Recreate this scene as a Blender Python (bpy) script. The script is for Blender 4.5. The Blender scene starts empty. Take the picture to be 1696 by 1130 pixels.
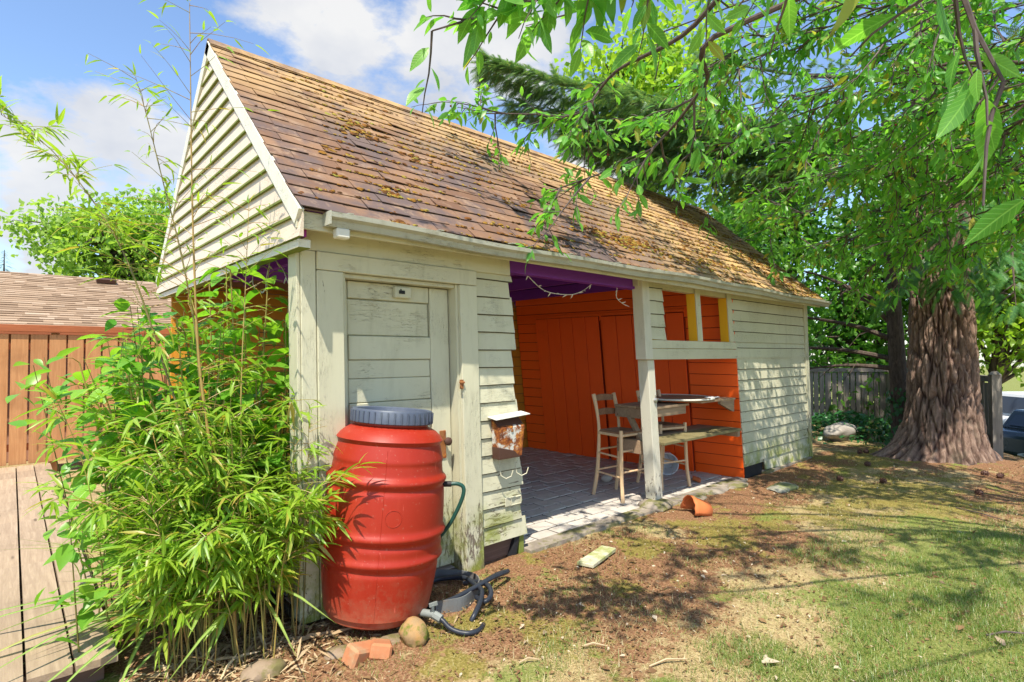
import bpy, math, random
import numpy as np
from mathutils import Vector, Matrix, noise as mnoise

random.seed(7)
RNG = np.random.default_rng(11)
SC = bpy.context.scene
COL = SC.collection

# ------------------------------------------------------------------ camera
FPX = 916.0
YAW, PITCH = 0.8352, math.radians(1.3133)
CAM = Vector((-1.288, -3.217, 1.55))
FW = Vector((math.cos(YAW), math.sin(YAW), 0))
RT = Vector((math.sin(YAW), -math.cos(YAW), 0))
cd = bpy.data.cameras.new('camera'); cam = bpy.data.objects.new('camera', cd); COL.objects.link(cam)
cd.sensor_width = 36.0; cd.lens = 36.0 * FPX / 1696.0
cd.clip_start = 0.05; cd.clip_end = 1000
Fv = FW * math.cos(PITCH) + Vector((0, 0, 1)) * math.sin(PITCH)
Uv = RT.cross(Fv)
cam.matrix_world = Matrix(((RT.x, Uv.x, -Fv.x, CAM.x), (RT.y, Uv.y, -Fv.y, CAM.y), (RT.z, Uv.z, -Fv.z, CAM.z), (0, 0, 0, 1)))
SC.camera = cam

# ------------------------------------------------------------------ sky, sun, exposure
SUN = Vector((-0.37, -0.30, 0.88)).normalized()
W = bpy.data.worlds.new('World'); SC.world = W; W.use_nodes = True
wn = W.node_tree; wn.nodes.clear()
def wnode(t, **kw):
    n = wn.nodes.new(t)
    for k, v in kw.items(): setattr(n, k, v)
    return n
wo = wnode('ShaderNodeOutputWorld')
sky = wnode('ShaderNodeTexSky', sky_type='NISHITA', sun_disc=False)
sky.sun_elevation = math.asin(SUN.z); sky.sun_rotation = math.atan2(SUN.x, SUN.y)
sky.altitude = 50; sky.air_density = 1.0; sky.dust_density = 0.6; sky.ozone_density = 3.6
bg = wnode('ShaderNodeBackground'); bg.inputs[1].default_value = 0.073
wn.links.new(sky.outputs[0], bg.inputs[0])
tc = wnode('ShaderNodeTexCoord')
def wmath(op, a, b=None, clamp=False):
    n = wnode('ShaderNodeMath', operation=op); n.use_clamp = clamp
    for i, x in enumerate((a, b)):
        if x is None: continue
        if isinstance(x, (int, float)): n.inputs[i].default_value = x
        else: wn.links.new(x, n.inputs[i])
    return n.outputs[0]
def wnoise(scale, detail, rough, off=(0, 0, 0), squash=1.0):
    mp = wnode('ShaderNodeMapping'); wn.links.new(tc.outputs['Generated'], mp.inputs[0])
    mp.inputs['Scale'].default_value = (1, 1, squash); mp.inputs['Location'].default_value = off
    n = wnode('ShaderNodeTexNoise'); wn.links.new(mp.outputs[0], n.inputs['Vector'])
    n.inputs['Scale'].default_value = scale; n.inputs['Detail'].default_value = detail; n.inputs['Roughness'].default_value = rough
    return n.outputs['Fac']
fbm = wnoise(7.0, 9, 0.6, (2.1, .4, 1.3), 1.9)
# cumulus: each a soft ball of directions broken up by noise; looser cloud all round the sky
clouds = [((.393, .778, .489), .20), ((.475, .735, .483), .17), ((.30, .80, .52), .12), ((.52, .67, .53), .13), ((.60, .62, .50), .14),
          ((.095, .942, .315), .12), ((.03, .959, .265), .12), ((.16, .94, .285), .10), ((.704, .621, .335), .15), ((.764, .554, .325), .13),
          ((.022, .984, .176), .08), ((.042, .99, .125), .09), ((.62, .72, .30), .09),
          ((-.6, .6, .45), .3), ((-.8, -.3, .4), .28), ((.2, -.8, .5), .3), ((.85, -.35, .4), .25), ((-.2, .3, .93), .22)]
acc = None
for c, r in clouds:
    c = Vector(c).normalized()
    d = wnode('ShaderNodeVectorMath', operation='DISTANCE'); wn.links.new(tc.outputs['Generated'], d.inputs[0]); d.inputs[1].default_value = c
    v = wmath('SUBTRACT', 1.0, wmath('DIVIDE', d.outputs['Value'], r * 1.05), clamp=True)
    acc = v if acc is None else wmath('MAXIMUM', acc, v)
thin = wmath('MULTIPLY', wmath('SUBTRACT', wnoise(2.3, 6, .6, (5, 1, 2), 2.0), .66), 1.0)
dens = wmath('ADD', wmath('MULTIPLY', acc, 1.15), wmath('MULTIPLY', wmath('SUBTRACT', fbm, .5), 2.4))
dens = wmath('MAXIMUM', wmath('MULTIPLY', wmath('SUBTRACT', dens, .40), 2.4, True), wmath('MULTIPLY', thin, 1.1, True), True)
dens = wmath('MULTIPLY', dens, .93)
cb = wnode('ShaderNodeBackground')
cr = wnode('ShaderNodeValToRGB'); wn.links.new(wnoise(4.0, 5, .55, (1, 7, 3), 1.6), cr.inputs[0])
cr.color_ramp.elements[0].position = .35; cr.color_ramp.elements[0].color = (.70, .73, .80, 1)
cr.color_ramp.elements[1].position = .62; cr.color_ramp.elements[1].color = (.98, .97, .95, 1)
wn.links.new(cr.outputs[0], cb.inputs[0]); cb.inputs[1].default_value = 0.26
mx = wnode('ShaderNodeMixShader'); wn.links.new(dens, mx.inputs[0]); wn.links.new(bg.outputs[0], mx.inputs[1]); wn.links.new(cb.outputs[0], mx.inputs[2])
wn.links.new(mx.outputs[0], wo.inputs[0])

sl = bpy.data.lights.new('sun', 'SUN'); sl.energy = 2.1; sl.angle = math.radians(.55); sl.color = (1, .93, .80)
so = bpy.data.objects.new('sun', sl); COL.objects.link(so); so.rotation_euler = SUN.to_track_quat('Z', 'Y').to_euler(); so.location = (-6, -5, 14)
vs = SC.view_settings; vs.view_transform = 'Standard'; vs.look = 'None'; vs.exposure = 1.9; vs.gamma = 1.0; vs.use_curve_mapping = False
SC.cycles.max_bounces = 10; SC.cycles.diffuse_bounces = 8; SC.cycles.transparent_max_bounces = 8
SC.cycles.use_denoising = True
SC.cycles.sample_clamp_indirect = 8.0

# ------------------------------------------------------------------ material helpers
class NT:
    def __init__(s, name):
        s.m = bpy.data.materials.new(name); s.m.use_nodes = True; s.t = s.m.node_tree
        s.b = s.t.nodes['Principled BSDF']; s.out = s.t.nodes['Material Output']
        s.geo = s.t.nodes.new('ShaderNodeNewGeometry'); s.pos = s.geo.outputs['Position']
    def node(s, t, **kw):
        n = s.t.nodes.new(t)
        for k, v in kw.items(): setattr(n, k, v)
        return n
    def put(s, sock, x):
        if hasattr(x, 'is_output'): s.t.links.new(x, sock)
        elif isinstance(x, (tuple, list)) and len(x) == 3 and sock.type == 'RGBA': sock.default_value = (*x, 1)
        else: sock.default_value = x
    def math(s, op, a, b=None, clamp=False):
        n = s.node('ShaderNodeMath', operation=op); n.use_clamp = clamp; s.put(n.inputs[0], a)
        if b is not None: s.put(n.inputs[1], b)
        return n.outputs[0]
    def mapping(s, scale=(1, 1, 1), loc=(0, 0, 0), vec=None, rot=(0, 0, 0)):
        n = s.node('ShaderNodeMapping'); s.put(n.inputs[0], vec or s.pos); n.inputs['Scale'].default_value = scale
        n.inputs['Location'].default_value = loc; n.inputs['Rotation'].default_value = rot
        return n.outputs[0]
    def noise(s, scale, detail=4, rough=.55, vec=None, dist=0.0):
        n = s.node('ShaderNodeTexNoise'); s.put(n.inputs['Vector'], vec or s.pos); n.inputs['Scale'].default_value = scale
        n.inputs['Detail'].default_value = detail; n.inputs['Roughness'].default_value = rough; n.inputs['Distortion'].default_value = dist
        return n.outputs['Fac']
    def voro(s, scale, vec=None, feature='F1'):
        n = s.node('ShaderNodeTexVoronoi', feature=feature); s.put(n.inputs['Vector'], vec or s.pos); n.inputs['Scale'].default_value = scale
        return n
    def step(s, x, lo, hi):
        n = s.node('ShaderNodeMapRange'); n.interpolation_type = 'SMOOTHSTEP'; s.put(n.inputs[0], x); n.inputs[1].default_value = lo; n.inputs[2].default_value = hi
        return n.outputs[0]
    def mix(s, f, a, b, mode='MIX'):
        n = s.node('ShaderNodeMix', data_type='RGBA', blend_type=mode); s.put(n.inputs[0], f); s.put(n.inputs[6], a); s.put(n.inputs[7], b)
        return n.outputs[2]
    def ramp(s, f, stops):
        n = s.node('ShaderNodeValToRGB'); s.put(n.inputs[0], f); e = n.color_ramp.elements
        while len(e) < len(stops): e.new(.5)
        for q, (p, c) in zip(e, stops): q.position = p; q.color = (*c, 1)
        return n.outputs[0]
    def rnd(s):
        o = s.node('ShaderNodeObjectInfo')
        return s.math('FRACT', s.math('ADD', o.outputs['Random'], s.geo.outputs['Random Per Island']))
    def rnd2(s, k=7.31):
        return s.math('FRACT', s.math('MULTIPLY', s.rnd(), k))
    def z(s):
        n = s.node('ShaderNodeSeparateXYZ'); s.put(n.inputs[0], s.pos); return n.outputs[2]
    def xyz(s):
        n = s.node('ShaderNodeSeparateXYZ'); s.put(n.inputs[0], s.pos); return n.outputs
    def bump(s, h, strength=.5, dist=.01, prev=None):
        n = s.node('ShaderNodeBump'); s.put(n.inputs['Height'], h); n.inputs['Strength'].default_value = strength; n.inputs['Distance'].default_value = dist
        if prev is not None: s.put(n.inputs['Normal'], prev)
        return n.outputs[0]
    def done(s, col, rough=.7, normal=None, spec=.3, metal=0.0):
        s.put(s.b.inputs['Base Color'], col); s.put(s.b.inputs['Roughness'], rough); s.b.inputs['Specular IOR Level'].default_value = spec
        s.b.inputs['Metallic'].default_value = metal
        if normal is not None: s.put(s.b.inputs['Normal'], normal)
        return s.m

AX = {'x': (1.2, 22, 22), 'y': (22, 1.2, 22), 'z': (22, 22, 1.2)}
def wood(name, c1, c2, axis='x', rough=.75, var=.35, knots=True, bump=.35):
    n = NT(name); v = n.mapping(AX[axis]); r = n.rnd()
    off = n.node('ShaderNodeVectorMath', operation='ADD'); n.put(off.inputs[0], v)
    cb_ = n.node('ShaderNodeCombineXYZ'); sc = n.math('MULTIPLY', r, 50.0)
    for i in range(3): n.put(cb_.inputs[i], sc)
    n.put(off.inputs[1], cb_.outputs[0]); v = off.outputs[0]
    g = n.noise(1.6, 6, .65, v, .6); g2 = n.noise(6, 3, .6, v)
    f = n.math('ADD', n.math('MULTIPLY', g, .7), n.math('MULTIPLY', g2, .3))
    c = n.ramp(f, [(.28, c2), (.5, tuple((a + b) / 2 for a, b in zip(c1, c2))), (.66, c1)])
    c = n.mix(var, c, n.ramp(r, [(0, (.35, .33, .32)), (.5, (.5, .5, .5)), (1, (.68, .66, .62))]), 'OVERLAY')
    kn = n.voro(2.4, n.mapping({'x': (.9, 4.5, 4.5), 'y': (4.5, .9, 4.5), 'z': (4.5, 4.5, .9)}[axis])).outputs['Distance']
    if knots: c = n.mix(n.math('MULTIPLY', n.step(kn, .17, .06), .8), c, tuple(x * .4 for x in c2))
    blot = n.noise(1.7, 4, .6)
    c = n.mix(n.math('MULTIPLY', n.step(blot, .5, .75), .35), c, tuple(x * .55 for x in c2))
    return n.done(c, rough, n.bump(f, bump, .004))

def paint(name, base, peel=.5, moss=True, axis='x', wood_c=(.23, .185, .14), z_peel=0.5, dirt=.3):
    """old oil paint: cracked, flaking off grey wood, algae near the ground"""
    n = NT(name); v = n.mapping(AX[axis]); z = n.z()
    grain = n.noise(2.5, 5, .6, v, .4)
    sv = n.mapping({'x': (5, 16, 30), 'y': (16, 5, 30), 'z': (22, 22, 6)}[axis])
    flake = n.noise(1.6, 8, .72, sv, .8)
    big = n.noise(1.1, 4, .6)
    low = n.step(z, 1.3, 0.05)
    thr = n.math('ADD', n.math('ADD', n.math('MULTIPLY', flake, 1.0), n.math('MULTIPLY', n.math('SUBTRACT', big, .5), .55)), n.math('MULTIPLY', low, .10 * z_peel))
    bare = n.step(thr, .745 - .1 * peel, .765 - .1 * peel)
    crk = n.noise(2.2, 3, .5, n.mapping({'x': (3.5, 40, 45), 'y': (40, 3.5, 45), 'z': (45, 45, 3.5)}[axis]), 1.2)
    crack = n.step(n.math('ABSOLUTE', n.math('SUBTRACT', crk, .5)), .012, .0)
    crack = n.math('MULTIPLY', crack, n.step(n.noise(3.0, 3), .45, .62))
    r = n.rnd()
    c = n.mix(n.math('MULTIPLY', n.noise(3.2, 5, .65), .6), base, tuple(x * .8 for x in base))
    c = n.mix(.25, c, n.ramp(r, [(0, (.40, .40, .38)), (1, (.6, .6, .58))]), 'OVERLAY')
    dv = n.noise(1.3, 6, .7, n.mapping((6, 6, 1.1)))
    c = n.mix(n.math('MULTIPLY', n.step(dv, .5, .78), dirt), c, (.22, .2, .12))
    woodc = n.ramp(grain, [(.3, tuple(x * .5 for x in wood_c)), (.65, wood_c)])
    c = n.mix(bare, c, woodc)
    c = n.mix(n.math('MULTIPLY', crack, .8), c, (.10, .085, .06))
    if moss:
        mz = n.math('MULTIPLY', n.step(z, .62, .08), n.step(n.noise(4.5, 5, .65), .38, .6))
        c = n.mix(n.math('MULTIPLY', mz, .85), c, n.mix(n.noise(9, 3), (.16, .20, .02), (.30, .34, .05)))
    h = n.math('SUBTRACT', n.math('SUBTRACT', n.math('MULTIPLY', grain, .25), n.math('MULTIPLY', bare, .6)), n.math('MULTIPLY', crack, .8))
    return n.done(c, n.math('ADD', .55, n.math('MULTIPLY', bare, .3)), n.bump(h, .7, .004), .35)

def plain(name, c, rough=.6, var=.2, scale=6, bump=.15, metal=0, spec=.4, dirt=None):
    n = NT(name); f = n.noise(scale, 6, .6)
    col = n.mix(n.math('MULTIPLY', f, var * 2), c, tuple(x * .6 for x in c))
    if dirt: col = n.mix(n.step(n.noise(scale * .4, 6, .7), .5, .7), col, dirt)
    col = n.mix(var, col, n.ramp(n.rnd(), [(0, (.4, .4, .4)), (1, (.6, .6, .6))]), 'OVERLAY')
    return n.done(col, n.math('ADD', rough - .08, n.math('MULTIPLY', f, .2)), n.bump(n.noise(scale * 6, 4), bump, .003), spec, metal)

def leafmat(name, ca, cb_, cc=None, trans=.42, rough=.38, spec=.5, veins=None):
    n = NT(name); r = n.rnd(); r2 = n.rnd2()
    c = n.mix(r, ca, cb_)
    if cc: c = n.mix(n.step(r2, .89, .96), c, cc)
    c = n.mix(n.math('MULTIPLY', n.noise(1.3, 2), .35), c, tuple(x * .45 for x in ca))
    if veins:
        tcn = n.node('ShaderNodeTexCoord'); sx = n.node('ShaderNodeSeparateXYZ'); n.put(sx.inputs[0], tcn.outputs['Object']); ax = n.math('ABSOLUTE', sx.outputs[0])
        mid = n.step(ax, .022 if veins == 'pinnate' else .008, .004)
        ph = n.math('SUBTRACT', sx.outputs[1], n.math('MULTIPLY', ax, .9)) if veins == 'pinnate' else n.math('MULTIPLY', ax, 5.0)
        side = n.step(n.math('SINE', n.math('MULTIPLY', ph, 62.0 if veins == 'pinnate' else 90.0)), .72, .98)
        vv = n.math('MAXIMUM', mid, n.math('MULTIPLY', side, .45))
        c = n.mix(n.math('MULTIPLY', vv, .55), c, tuple(min(1, x * 1.35 + .06) for x in cb_))
        spots = n.step(n.noise(55, 3, .6), .70, .76); c = n.mix(n.math('MULTIPLY', spots, .7), c, (.16, .11, .03))
        n.put(n.b.inputs['Normal'], n.bump(n.math('SUBTRACT', n.math('MULTIPLY', vv, -1.0), 0.0), .35, .004))
    n.put(n.b.inputs['Base Color'], c); n.b.inputs['Roughness'].default_value = rough; n.b.inputs['Specular IOR Level'].default_value = spec
    tr = n.node('ShaderNodeBsdfTranslucent'); n.put(tr.inputs[0], n.mix(1.0, c, (1.7, 1.75, .8), 'MULTIPLY'))
    ms = n.node('ShaderNodeMixShader'); ms.inputs[0].default_value = trans
    n.t.links.new(n.b.outputs[0], ms.inputs[1]); n.t.links.new(tr.outputs[0], ms.inputs[2]); n.t.links.new(ms.outputs[0], n.out.inputs[0])
    return n.m

CREAM = (.60, .575, .42)
M = {}
M['paint_x'] = paint('paint_x', CREAM, .62)
M['paint_z'] = paint('paint_z', CREAM, .72, axis='z', z_peel=1.3)
M['paint_post'] = paint('paint_post', (.64, .61, .50), .62, axis='z', moss=False, z_peel=1.3)
M['paint_clean'] = paint('paint_clean', (.58, .555, .41), .25, moss=False, dirt=.35)
M['gable'] = paint('gable', (.70, .585, .46), .1, axis='y', moss=False, dirt=.12)
M['algae'] = plain('algae', (.20, .24, .045), .8, .4, 9)
M['rake'] = paint('rake', (.72, .70, .58), .3, axis='y', moss=False)
M['gutter'] = paint('gutter', (.46, .455, .375), .3, moss=False, dirt=.7)
M['lap_shade'] = plain('lap_shade', (.085, .08, .05), .9, .4, 20)  # dark colour for the painted shade lines between lapped boards
M['orange_gap_shade'] = plain('orange_gap_shade', (.26, .022, .003), .8, .2, 20)  # darkened orange, painted shade between the orange boards and planks
M['dark'] = plain('dark', (.012, .012, .014), .6, .2)
def orange_mat(name, c, axis):
    n = NT(name); f = n.noise(2, 5, .6, n.mapping(AX[axis])); r = n.rnd()
    col = n.mix(n.math('MULTIPLY', f, .45), c, (c[0] * .8, c[1] * .62, c[2] * .6))
    col = n.mix(.18, col, n.ramp(r, [(0, (.42, .42, .42)), (1, (.58, .58, .58))]), 'OVERLAY')
    col = n.mix(n.math('MULTIPLY', n.step(n.noise(2.2, 6, .7), .58, .8), .3), col, (c[0] * .45, c[1] * .4, c[2] * .4))
    return n.done(col, .5, n.bump(f, .3, .003), .4)
M['orange_y'] = orange_mat('orange_y', (.95, .118, .003), 'y')
M['orange_z'] = orange_mat('orange_z', (.95, .102, .003), 'z')
M['ochre'] = orange_mat('ochre', (.60, .27, .025), 'x')
M['yellow'] = orange_mat('yellow', (.85, .47, .015), 'z')
M['purple'] = orange_mat('purple', (.17, .025, .38), 'y')
M['navy'] = orange_mat('navy', (.05, .018, .20), 'y')
M['magenta'] = orange_mat('magenta', (.34, .02, .27), 'x')
M['cedar'] = wood('cedar', (.58, .30, .13), (.40, .18, .07), 'z', .65, .3)
M['cedar_x'] = wood('cedar_x', (.50, .16, .06), (.30, .09, .035), 'x', .6, .25)
M['deck'] = wood('deck', (.42, .32, .22), (.25, .18, .12), 'y', .8, .25)
M['bench'] = wood('bench', (.25, .21, .10), (.15, .13, .06), 'x', .8, .3)
M['tablewood'] = wood('tablewood', (.42, .30, .19), (.25, .16, .10), 'x', .75, .4)
M['stool'] = wood('stool', (.78, .55, .33), (.60, .40, .22), 'z', .5, .2, bump=.1)
M['rush'] = wood('rush', (.36, .20, .11), (.20, .10, .055), 'y', .8, .3)
M['greywood'] = wood('greywood', (.30, .27, .23), (.16, .14, .12), 'z', .85, .4)
M['greywood_x'] = wood('greywood_x', (.24, .21, .18), (.13, .11, .10), 'x', .85, .4)
M['brownboard'] = wood('brownboard', (.16, .10, .075), (.10, .06, .045), 'x', .7, .3)

def rusty(name, basec, amt):
    n = NT(name); f = n.noise(14, 7, .7, dist=.6); g = n.noise(5.0, 5, .65)
    m = n.step(n.math('ADD', n.math('MULTIPLY', f, .5), n.math('MULTIPLY', g, .6)), .62 - amt * .15, .70 - amt * .15)
    rc = n.ramp(n.noise(26, 5, .7), [(.3, (.06, .018, .008)), (.5, (.26, .07, .015)), (.7, (.62, .25, .04))])
    return n.done(n.mix(m, basec, rc), n.math('ADD', .45, n.math('MULTIPLY', m, .4)), n.bump(n.math('MULTIPLY', m, f), .6, .004), .4)
M['rust_box'] = rusty('rust_box', (.62, .61, .55), .95)
M['rust'] = rusty('rust', (.30, .12, .04), .8)
M['iron'] = plain('iron', (.10, .045, .03), .6, .3, 30)
M['white_wire'] = plain('white_wire', (.72, .70, .62), .45, .15, 20)
M['steel'] = plain('steel', (.5, .5, .5), .3, .2, 30, metal=.8)

# barrel
n = NT('barrel'); f = n.noise(3, 5, .6); lowd = n.math('MULTIPLY', n.step(n.z(), .26, .04), n.step(n.noise(5, 6, .7), .38, .62))
c = n.mix(n.math('MULTIPLY', f, .5), (.33, .022, .008), (.25, .014, .005))
c = n.mix(n.math('MULTIPLY', lowd, .6), c, (.42, .16, .09))
spl = n.math('MULTIPLY', n.step(n.z(), .42, .10), n.step(n.noise(28, 5, .7), .50, .60)); c = n.mix(n.math('MULTIPLY', spl, .28), c, (.26, .12, .07))
fade = n.step(n.noise(1.4, 5, .7, n.mapping((5, 5, .8))), .45, .75); c = n.mix(n.math('MULTIPLY', fade, .35), c, (.40, .055, .028))
scr = n.step(n.noise(2, 4, .6, n.mapping((30, 30, 3))), .66, .72)
c = n.mix(n.math('MULTIPLY', scr, .4), c, (.70, .16, .11))
c = n.mix(n.math('MULTIPLY', n.step(n.noise(60, 2), .66, .72), .25), c, (.35, .2, .14))
M['barrel'] = n.done(c, n.math('ADD', .36, n.math('MULTIPLY', f, .2)), n.bump(n.noise(9, 3), .06, .01), .35)
M['lid'] = plain('lid', (.075, .092, .135), .45, .25, 5, .08, dirt=(.11, .13, .165))
M['hose_black'] = plain('hose_black', (.025, .030, .042), .4, .3, 12)
M['hose_green'] = plain('hose_green', (.012, .065, .05), .35, .2, 12)
M['edge_grey'] = plain('edge_grey', (.17, .175, .175), .6, .3, 12, dirt=(.18, .13, .09))
M['tap'] = plain('tap', (.24, .26, .24), .45, .3, 30)
M['terracotta'] = plain('terracotta', (.62, .17, .05), .75, .25, 12)
M['brick'] = plain('brick', (.50, .20, .09), .9, .5, 14, .5, dirt=(.35, .22, .12))
M['white_plastic'] = plain('white_plastic', (.72, .73, .75), .4, .1, 6)
def stone(name, a, b, mossc=None, sc=9):
    n = NT(name); f = n.noise(sc, 8, .68); g = n.noise(sc * 5, 4, .6)
    c = n.mix(n.step(f, .35, .65), a, b); c = n.mix(n.math('MULTIPLY', g, .35), c, tuple(x * .55 for x in b))
    c = n.mix(.25, c, n.ramp(n.rnd(), [(0, (.36, .36, .36)), (1, (.64, .64, .62))]), 'OVERLAY')
    if mossc: c = n.mix(n.step(n.noise(sc * .6, 5, .7), .47, .58), c, mossc)
    return n.done(c, .85, n.bump(n.math('ADD', f, n.math('MULTIPLY', g, .4)), .6, .008), .3)
M['paver'] = stone('paver', (.48, .43, .375), (.58, .53, .47), None, 7)
M['mortar'] = stone('mortar', (.08, .075, .065), (.14, .125, .105), None, 12)
M['kerb'] = stone('kerb', (.36, .31, .25), (.24, .20, .16), (.16, .15, .06), 6)
M['boulder'] = stone('boulder', (.28, .25, .22), (.44, .40, .35), None, 3)
M['moss_stone'] = stone('moss_stone', (.40, .22, .08), (.30, .20, .10), (.13, .15, .02), 10)
M['rock_brown'] = stone('rock_brown', (.22, .15, .10), (.30, .22, .15), (.15, .13, .05), 7)
M['flat_stone'] = stone('flat_stone', (.25, .25, .20), (.33, .31, .25), (.18, .20, .08), 6)

# asphalt shingles
n = NT('shingle'); f = n.noise(2.2, 6, .65); gr = n.noise(160, 2, .6); r = n.rnd(); x, y, z = n.xyz()
c = n.ramp(r, [(0, (.17, .090, .055)), (.5, (.24, .135, .08)), (1, (.31, .18, .105))])
c = n.mix(n.step(f, .42, .60), c, (.135, .10, .095))
c = n.mix(n.math('MULTIPLY', n.step(n.noise(6.5, 5, .7), .52, .68), .6), c, (.40, .27, .18))
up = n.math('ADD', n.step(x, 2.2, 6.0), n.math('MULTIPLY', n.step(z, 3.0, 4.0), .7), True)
c = n.mix(n.math('MULTIPLY', up, n.step(n.noise(3.0, 6, .7), .3, .62)), c, (.66, .43, .18))  # sunlit yellow painted into the shingles towards the right end and ridge
c = n.mix(n.math('MULTIPLY', gr, .45), c, (.10, .065, .05))
c = n.mix(n.step(n.noise(11, 5, .7), .66, .74), c, (.36, .31, .2))
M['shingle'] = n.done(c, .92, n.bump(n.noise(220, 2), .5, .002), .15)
n = NT('far_shingle'); c = n.ramp(n.rnd(), [(0, (.25, .17, .11)), (.3, (.33, .23, .15)), (.7, (.38, .27, .18)), (1, (.46, .35, .25))])
M['far_shingle'] = n.done(n.mix(n.math('MULTIPLY', n.noise(90, 2), .3), c, (.15, .11, .08)), .9, None, .15)
n = NT('moss'); r = n.rnd()
c = n.ramp(r, [(0, (.08, .038, .018)), (.3, (.22, .08, .022)), (.6, (.33, .16, .028)), (.85, (.40, .27, .05)), (1, (.32, .31, .06))])
M['moss'] = n.done(n.mix(n.math('MULTIPLY', n.noise(120, 3), .6), c, (.06, .04, .015)), .95, n.bump(n.noise(150, 3), .9, .006), .1)

# bark
n = NT('fir_bark'); v = n.mapping((7, 7, 1.6)); f = n.noise(3.2, 7, .7, v, .8); at = n.node('ShaderNodeAttribute', attribute_name='furrow')
c = n.ramp(f, [(.3, (.12, .075, .056)), (.5, (.23, .15, .115)), (.7, (.36, .26, .20))])
c = n.mix(at.outputs['Fac'], (.05, .028, .024), c)
c = n.mix(n.math('MULTIPLY', n.step(n.noise(2, 5, .7), .55, .75), .4), c, (.18, .17, .12))
M['fir_bark'] = n.done(c, .95, n.bump(f, .9, .02, n.bump(n.noise(40, 4), .5, .005)), .15)
n = NT('bark'); f = n.noise(5, 6, .7, n.mapping((6, 6, 1.5)), .5)
M['bark'] = n.done(n.ramp(f, [(.3, (.045, .032, .026)), (.7, (.14, .105, .085))]), .9, n.bump(f, .8, .01), .2)
n = NT('twig_bark'); f = n.noise(12, 4, .6)
M['twig_bark'] = n.done(n.ramp(f, [(.3, (.05, .035, .035)), (.7, (.16, .12, .11))]), .7, n.bump(f, .3, .003), .3)

M['cherry_leaf'] = leafmat('cherry_leaf', (.10, .33, .045), (.22, .48, .07), (.36, .34, .06), .5)
M['cherry_leaf_near'] = leafmat('cherry_leaf_near', (.10, .33, .045), (.22, .48, .07), (.36, .34, .06), .5, veins='pinnate')
M['bamboo_leaf'] = leafmat('bamboo_leaf', (.19, .36, .03), (.34, .48, .05), (.46, .36, .08), .42)
M['bamboo_leaf_near'] = leafmat('bamboo_leaf_near', (.19, .36, .03), (.34, .48, .05), (.46, .36, .08), .42, veins='parallel')
M['broad_leaf'] = leafmat('broad_leaf', (.12, .36, .025), (.28, .50, .04), None, .45)
M['broad_leaf_near'] = leafmat('broad_leaf_near', (.12, .36, .025), (.28, .50, .04), None, .45, veins='pinnate')
M['under_leaf'] = leafmat('under_leaf', (.09, .30, .03), (.25, .46, .05), None, .42)
M['strap_leaf'] = leafmat('strap_leaf', (.17, .33, .05), (.30, .44, .11), (.44, .38, .14), .38)
M['strap_leaf_near'] = leafmat('strap_leaf_near', (.17, .33, .05), (.30, .44, .11), (.44, .38, .14), .38, veins='parallel')
M['tree_leaf_mid'] = leafmat('tree_leaf_mid', (.07, .22, .03), (.17, .35, .045), None, .45)
M['tree_leaf_bright'] = leafmat('tree_leaf_bright', (.19, .36, .035), (.36, .50, .06), None, .5)
M['tree_leaf_dark'] = leafmat('tree_leaf_dark', (.035, .13, .022), (.09, .22, .035), None, .38)
M['left_leaf'] = leafmat('left_leaf', (.20, .36, .06), (.38, .52, .11), None, .5)
M['needle'] = leafmat('needle', (.07, .17, .075), (.17, .29, .11), (.34, .38, .14), .3)
M['needle_soft'] = leafmat('needle_soft', (.05, .18, .04), (.12, .28, .06), None, .35)
M['ivy_leaf'] = leafmat('ivy_leaf', (.02, .10, .03), (.05, .17, .05), None, .25, .35)
M['grass'] = leafmat('grass', (.11, .21, .03), (.24, .33, .07), (.46, .40, .18), .35)
M['straw'] = leafmat('straw', (.42, .36, .17), (.58, .50, .27), (.26, .30, .08), .25)
M['litter'] = leafmat('litter', (.13, .065, .032), (.30, .185, .09), (.62, .52, .38), .1, .8, .15)
M['dry_leaf'] = leafmat('dry_leaf', (.42, .29, .16), (.62, .48, .30), (.25, .14, .08), .15, .7, .2)
n = NT('culm'); f = n.noise(3, 4, .6, n.mapping((1, 1, 4)))
M['culm'] = n.done(n.mix(n.rnd(), n.mix(f, (.20, .22, .05), (.36, .32, .08)), n.mix(f, (.42, .26, .08), (.28, .14, .05))), .45, None, .4)
n = NT('culm_dark'); M['culm_dark'] = n.done(n.mix(n.noise(5, 3), (.10, .085, .03), (.22, .19, .05)), .45, None, .4)
M['cherry_fruit'] = plain('cherry_fruit', (.18, .008, .012), .2, .3)
M['asphalt'] = stone('asphalt', (.05, .05, .052), (.07, .07, .07), None, 12)
M['house'] = plain('house', (.42, .22, .15), .85, .2, 3)
M['glass_dark'] = plain('glass_dark', (.03, .04, .06), .08, .05, spec=.6)
M['car_white'] = plain('car_white', (.75, .75, .76), .25, .05, 2, .0, spec=.6)
M['car_blue'] = plain('car_blue', (.02, .035, .05), .25, .1, 2, .0, spec=.6)
M['tyre'] = plain('tyre', (.015, .015, .016), .8, .2)
M['tail_red'] = plain('tail_red', (.5, .01, .01), .2, .1)
M['bin'] = plain('bin', (.012, .02, .022), .5, .2)
M['blue_pot'] = plain('blue_pot', (.03, .06, .35), .3, .2)

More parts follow.
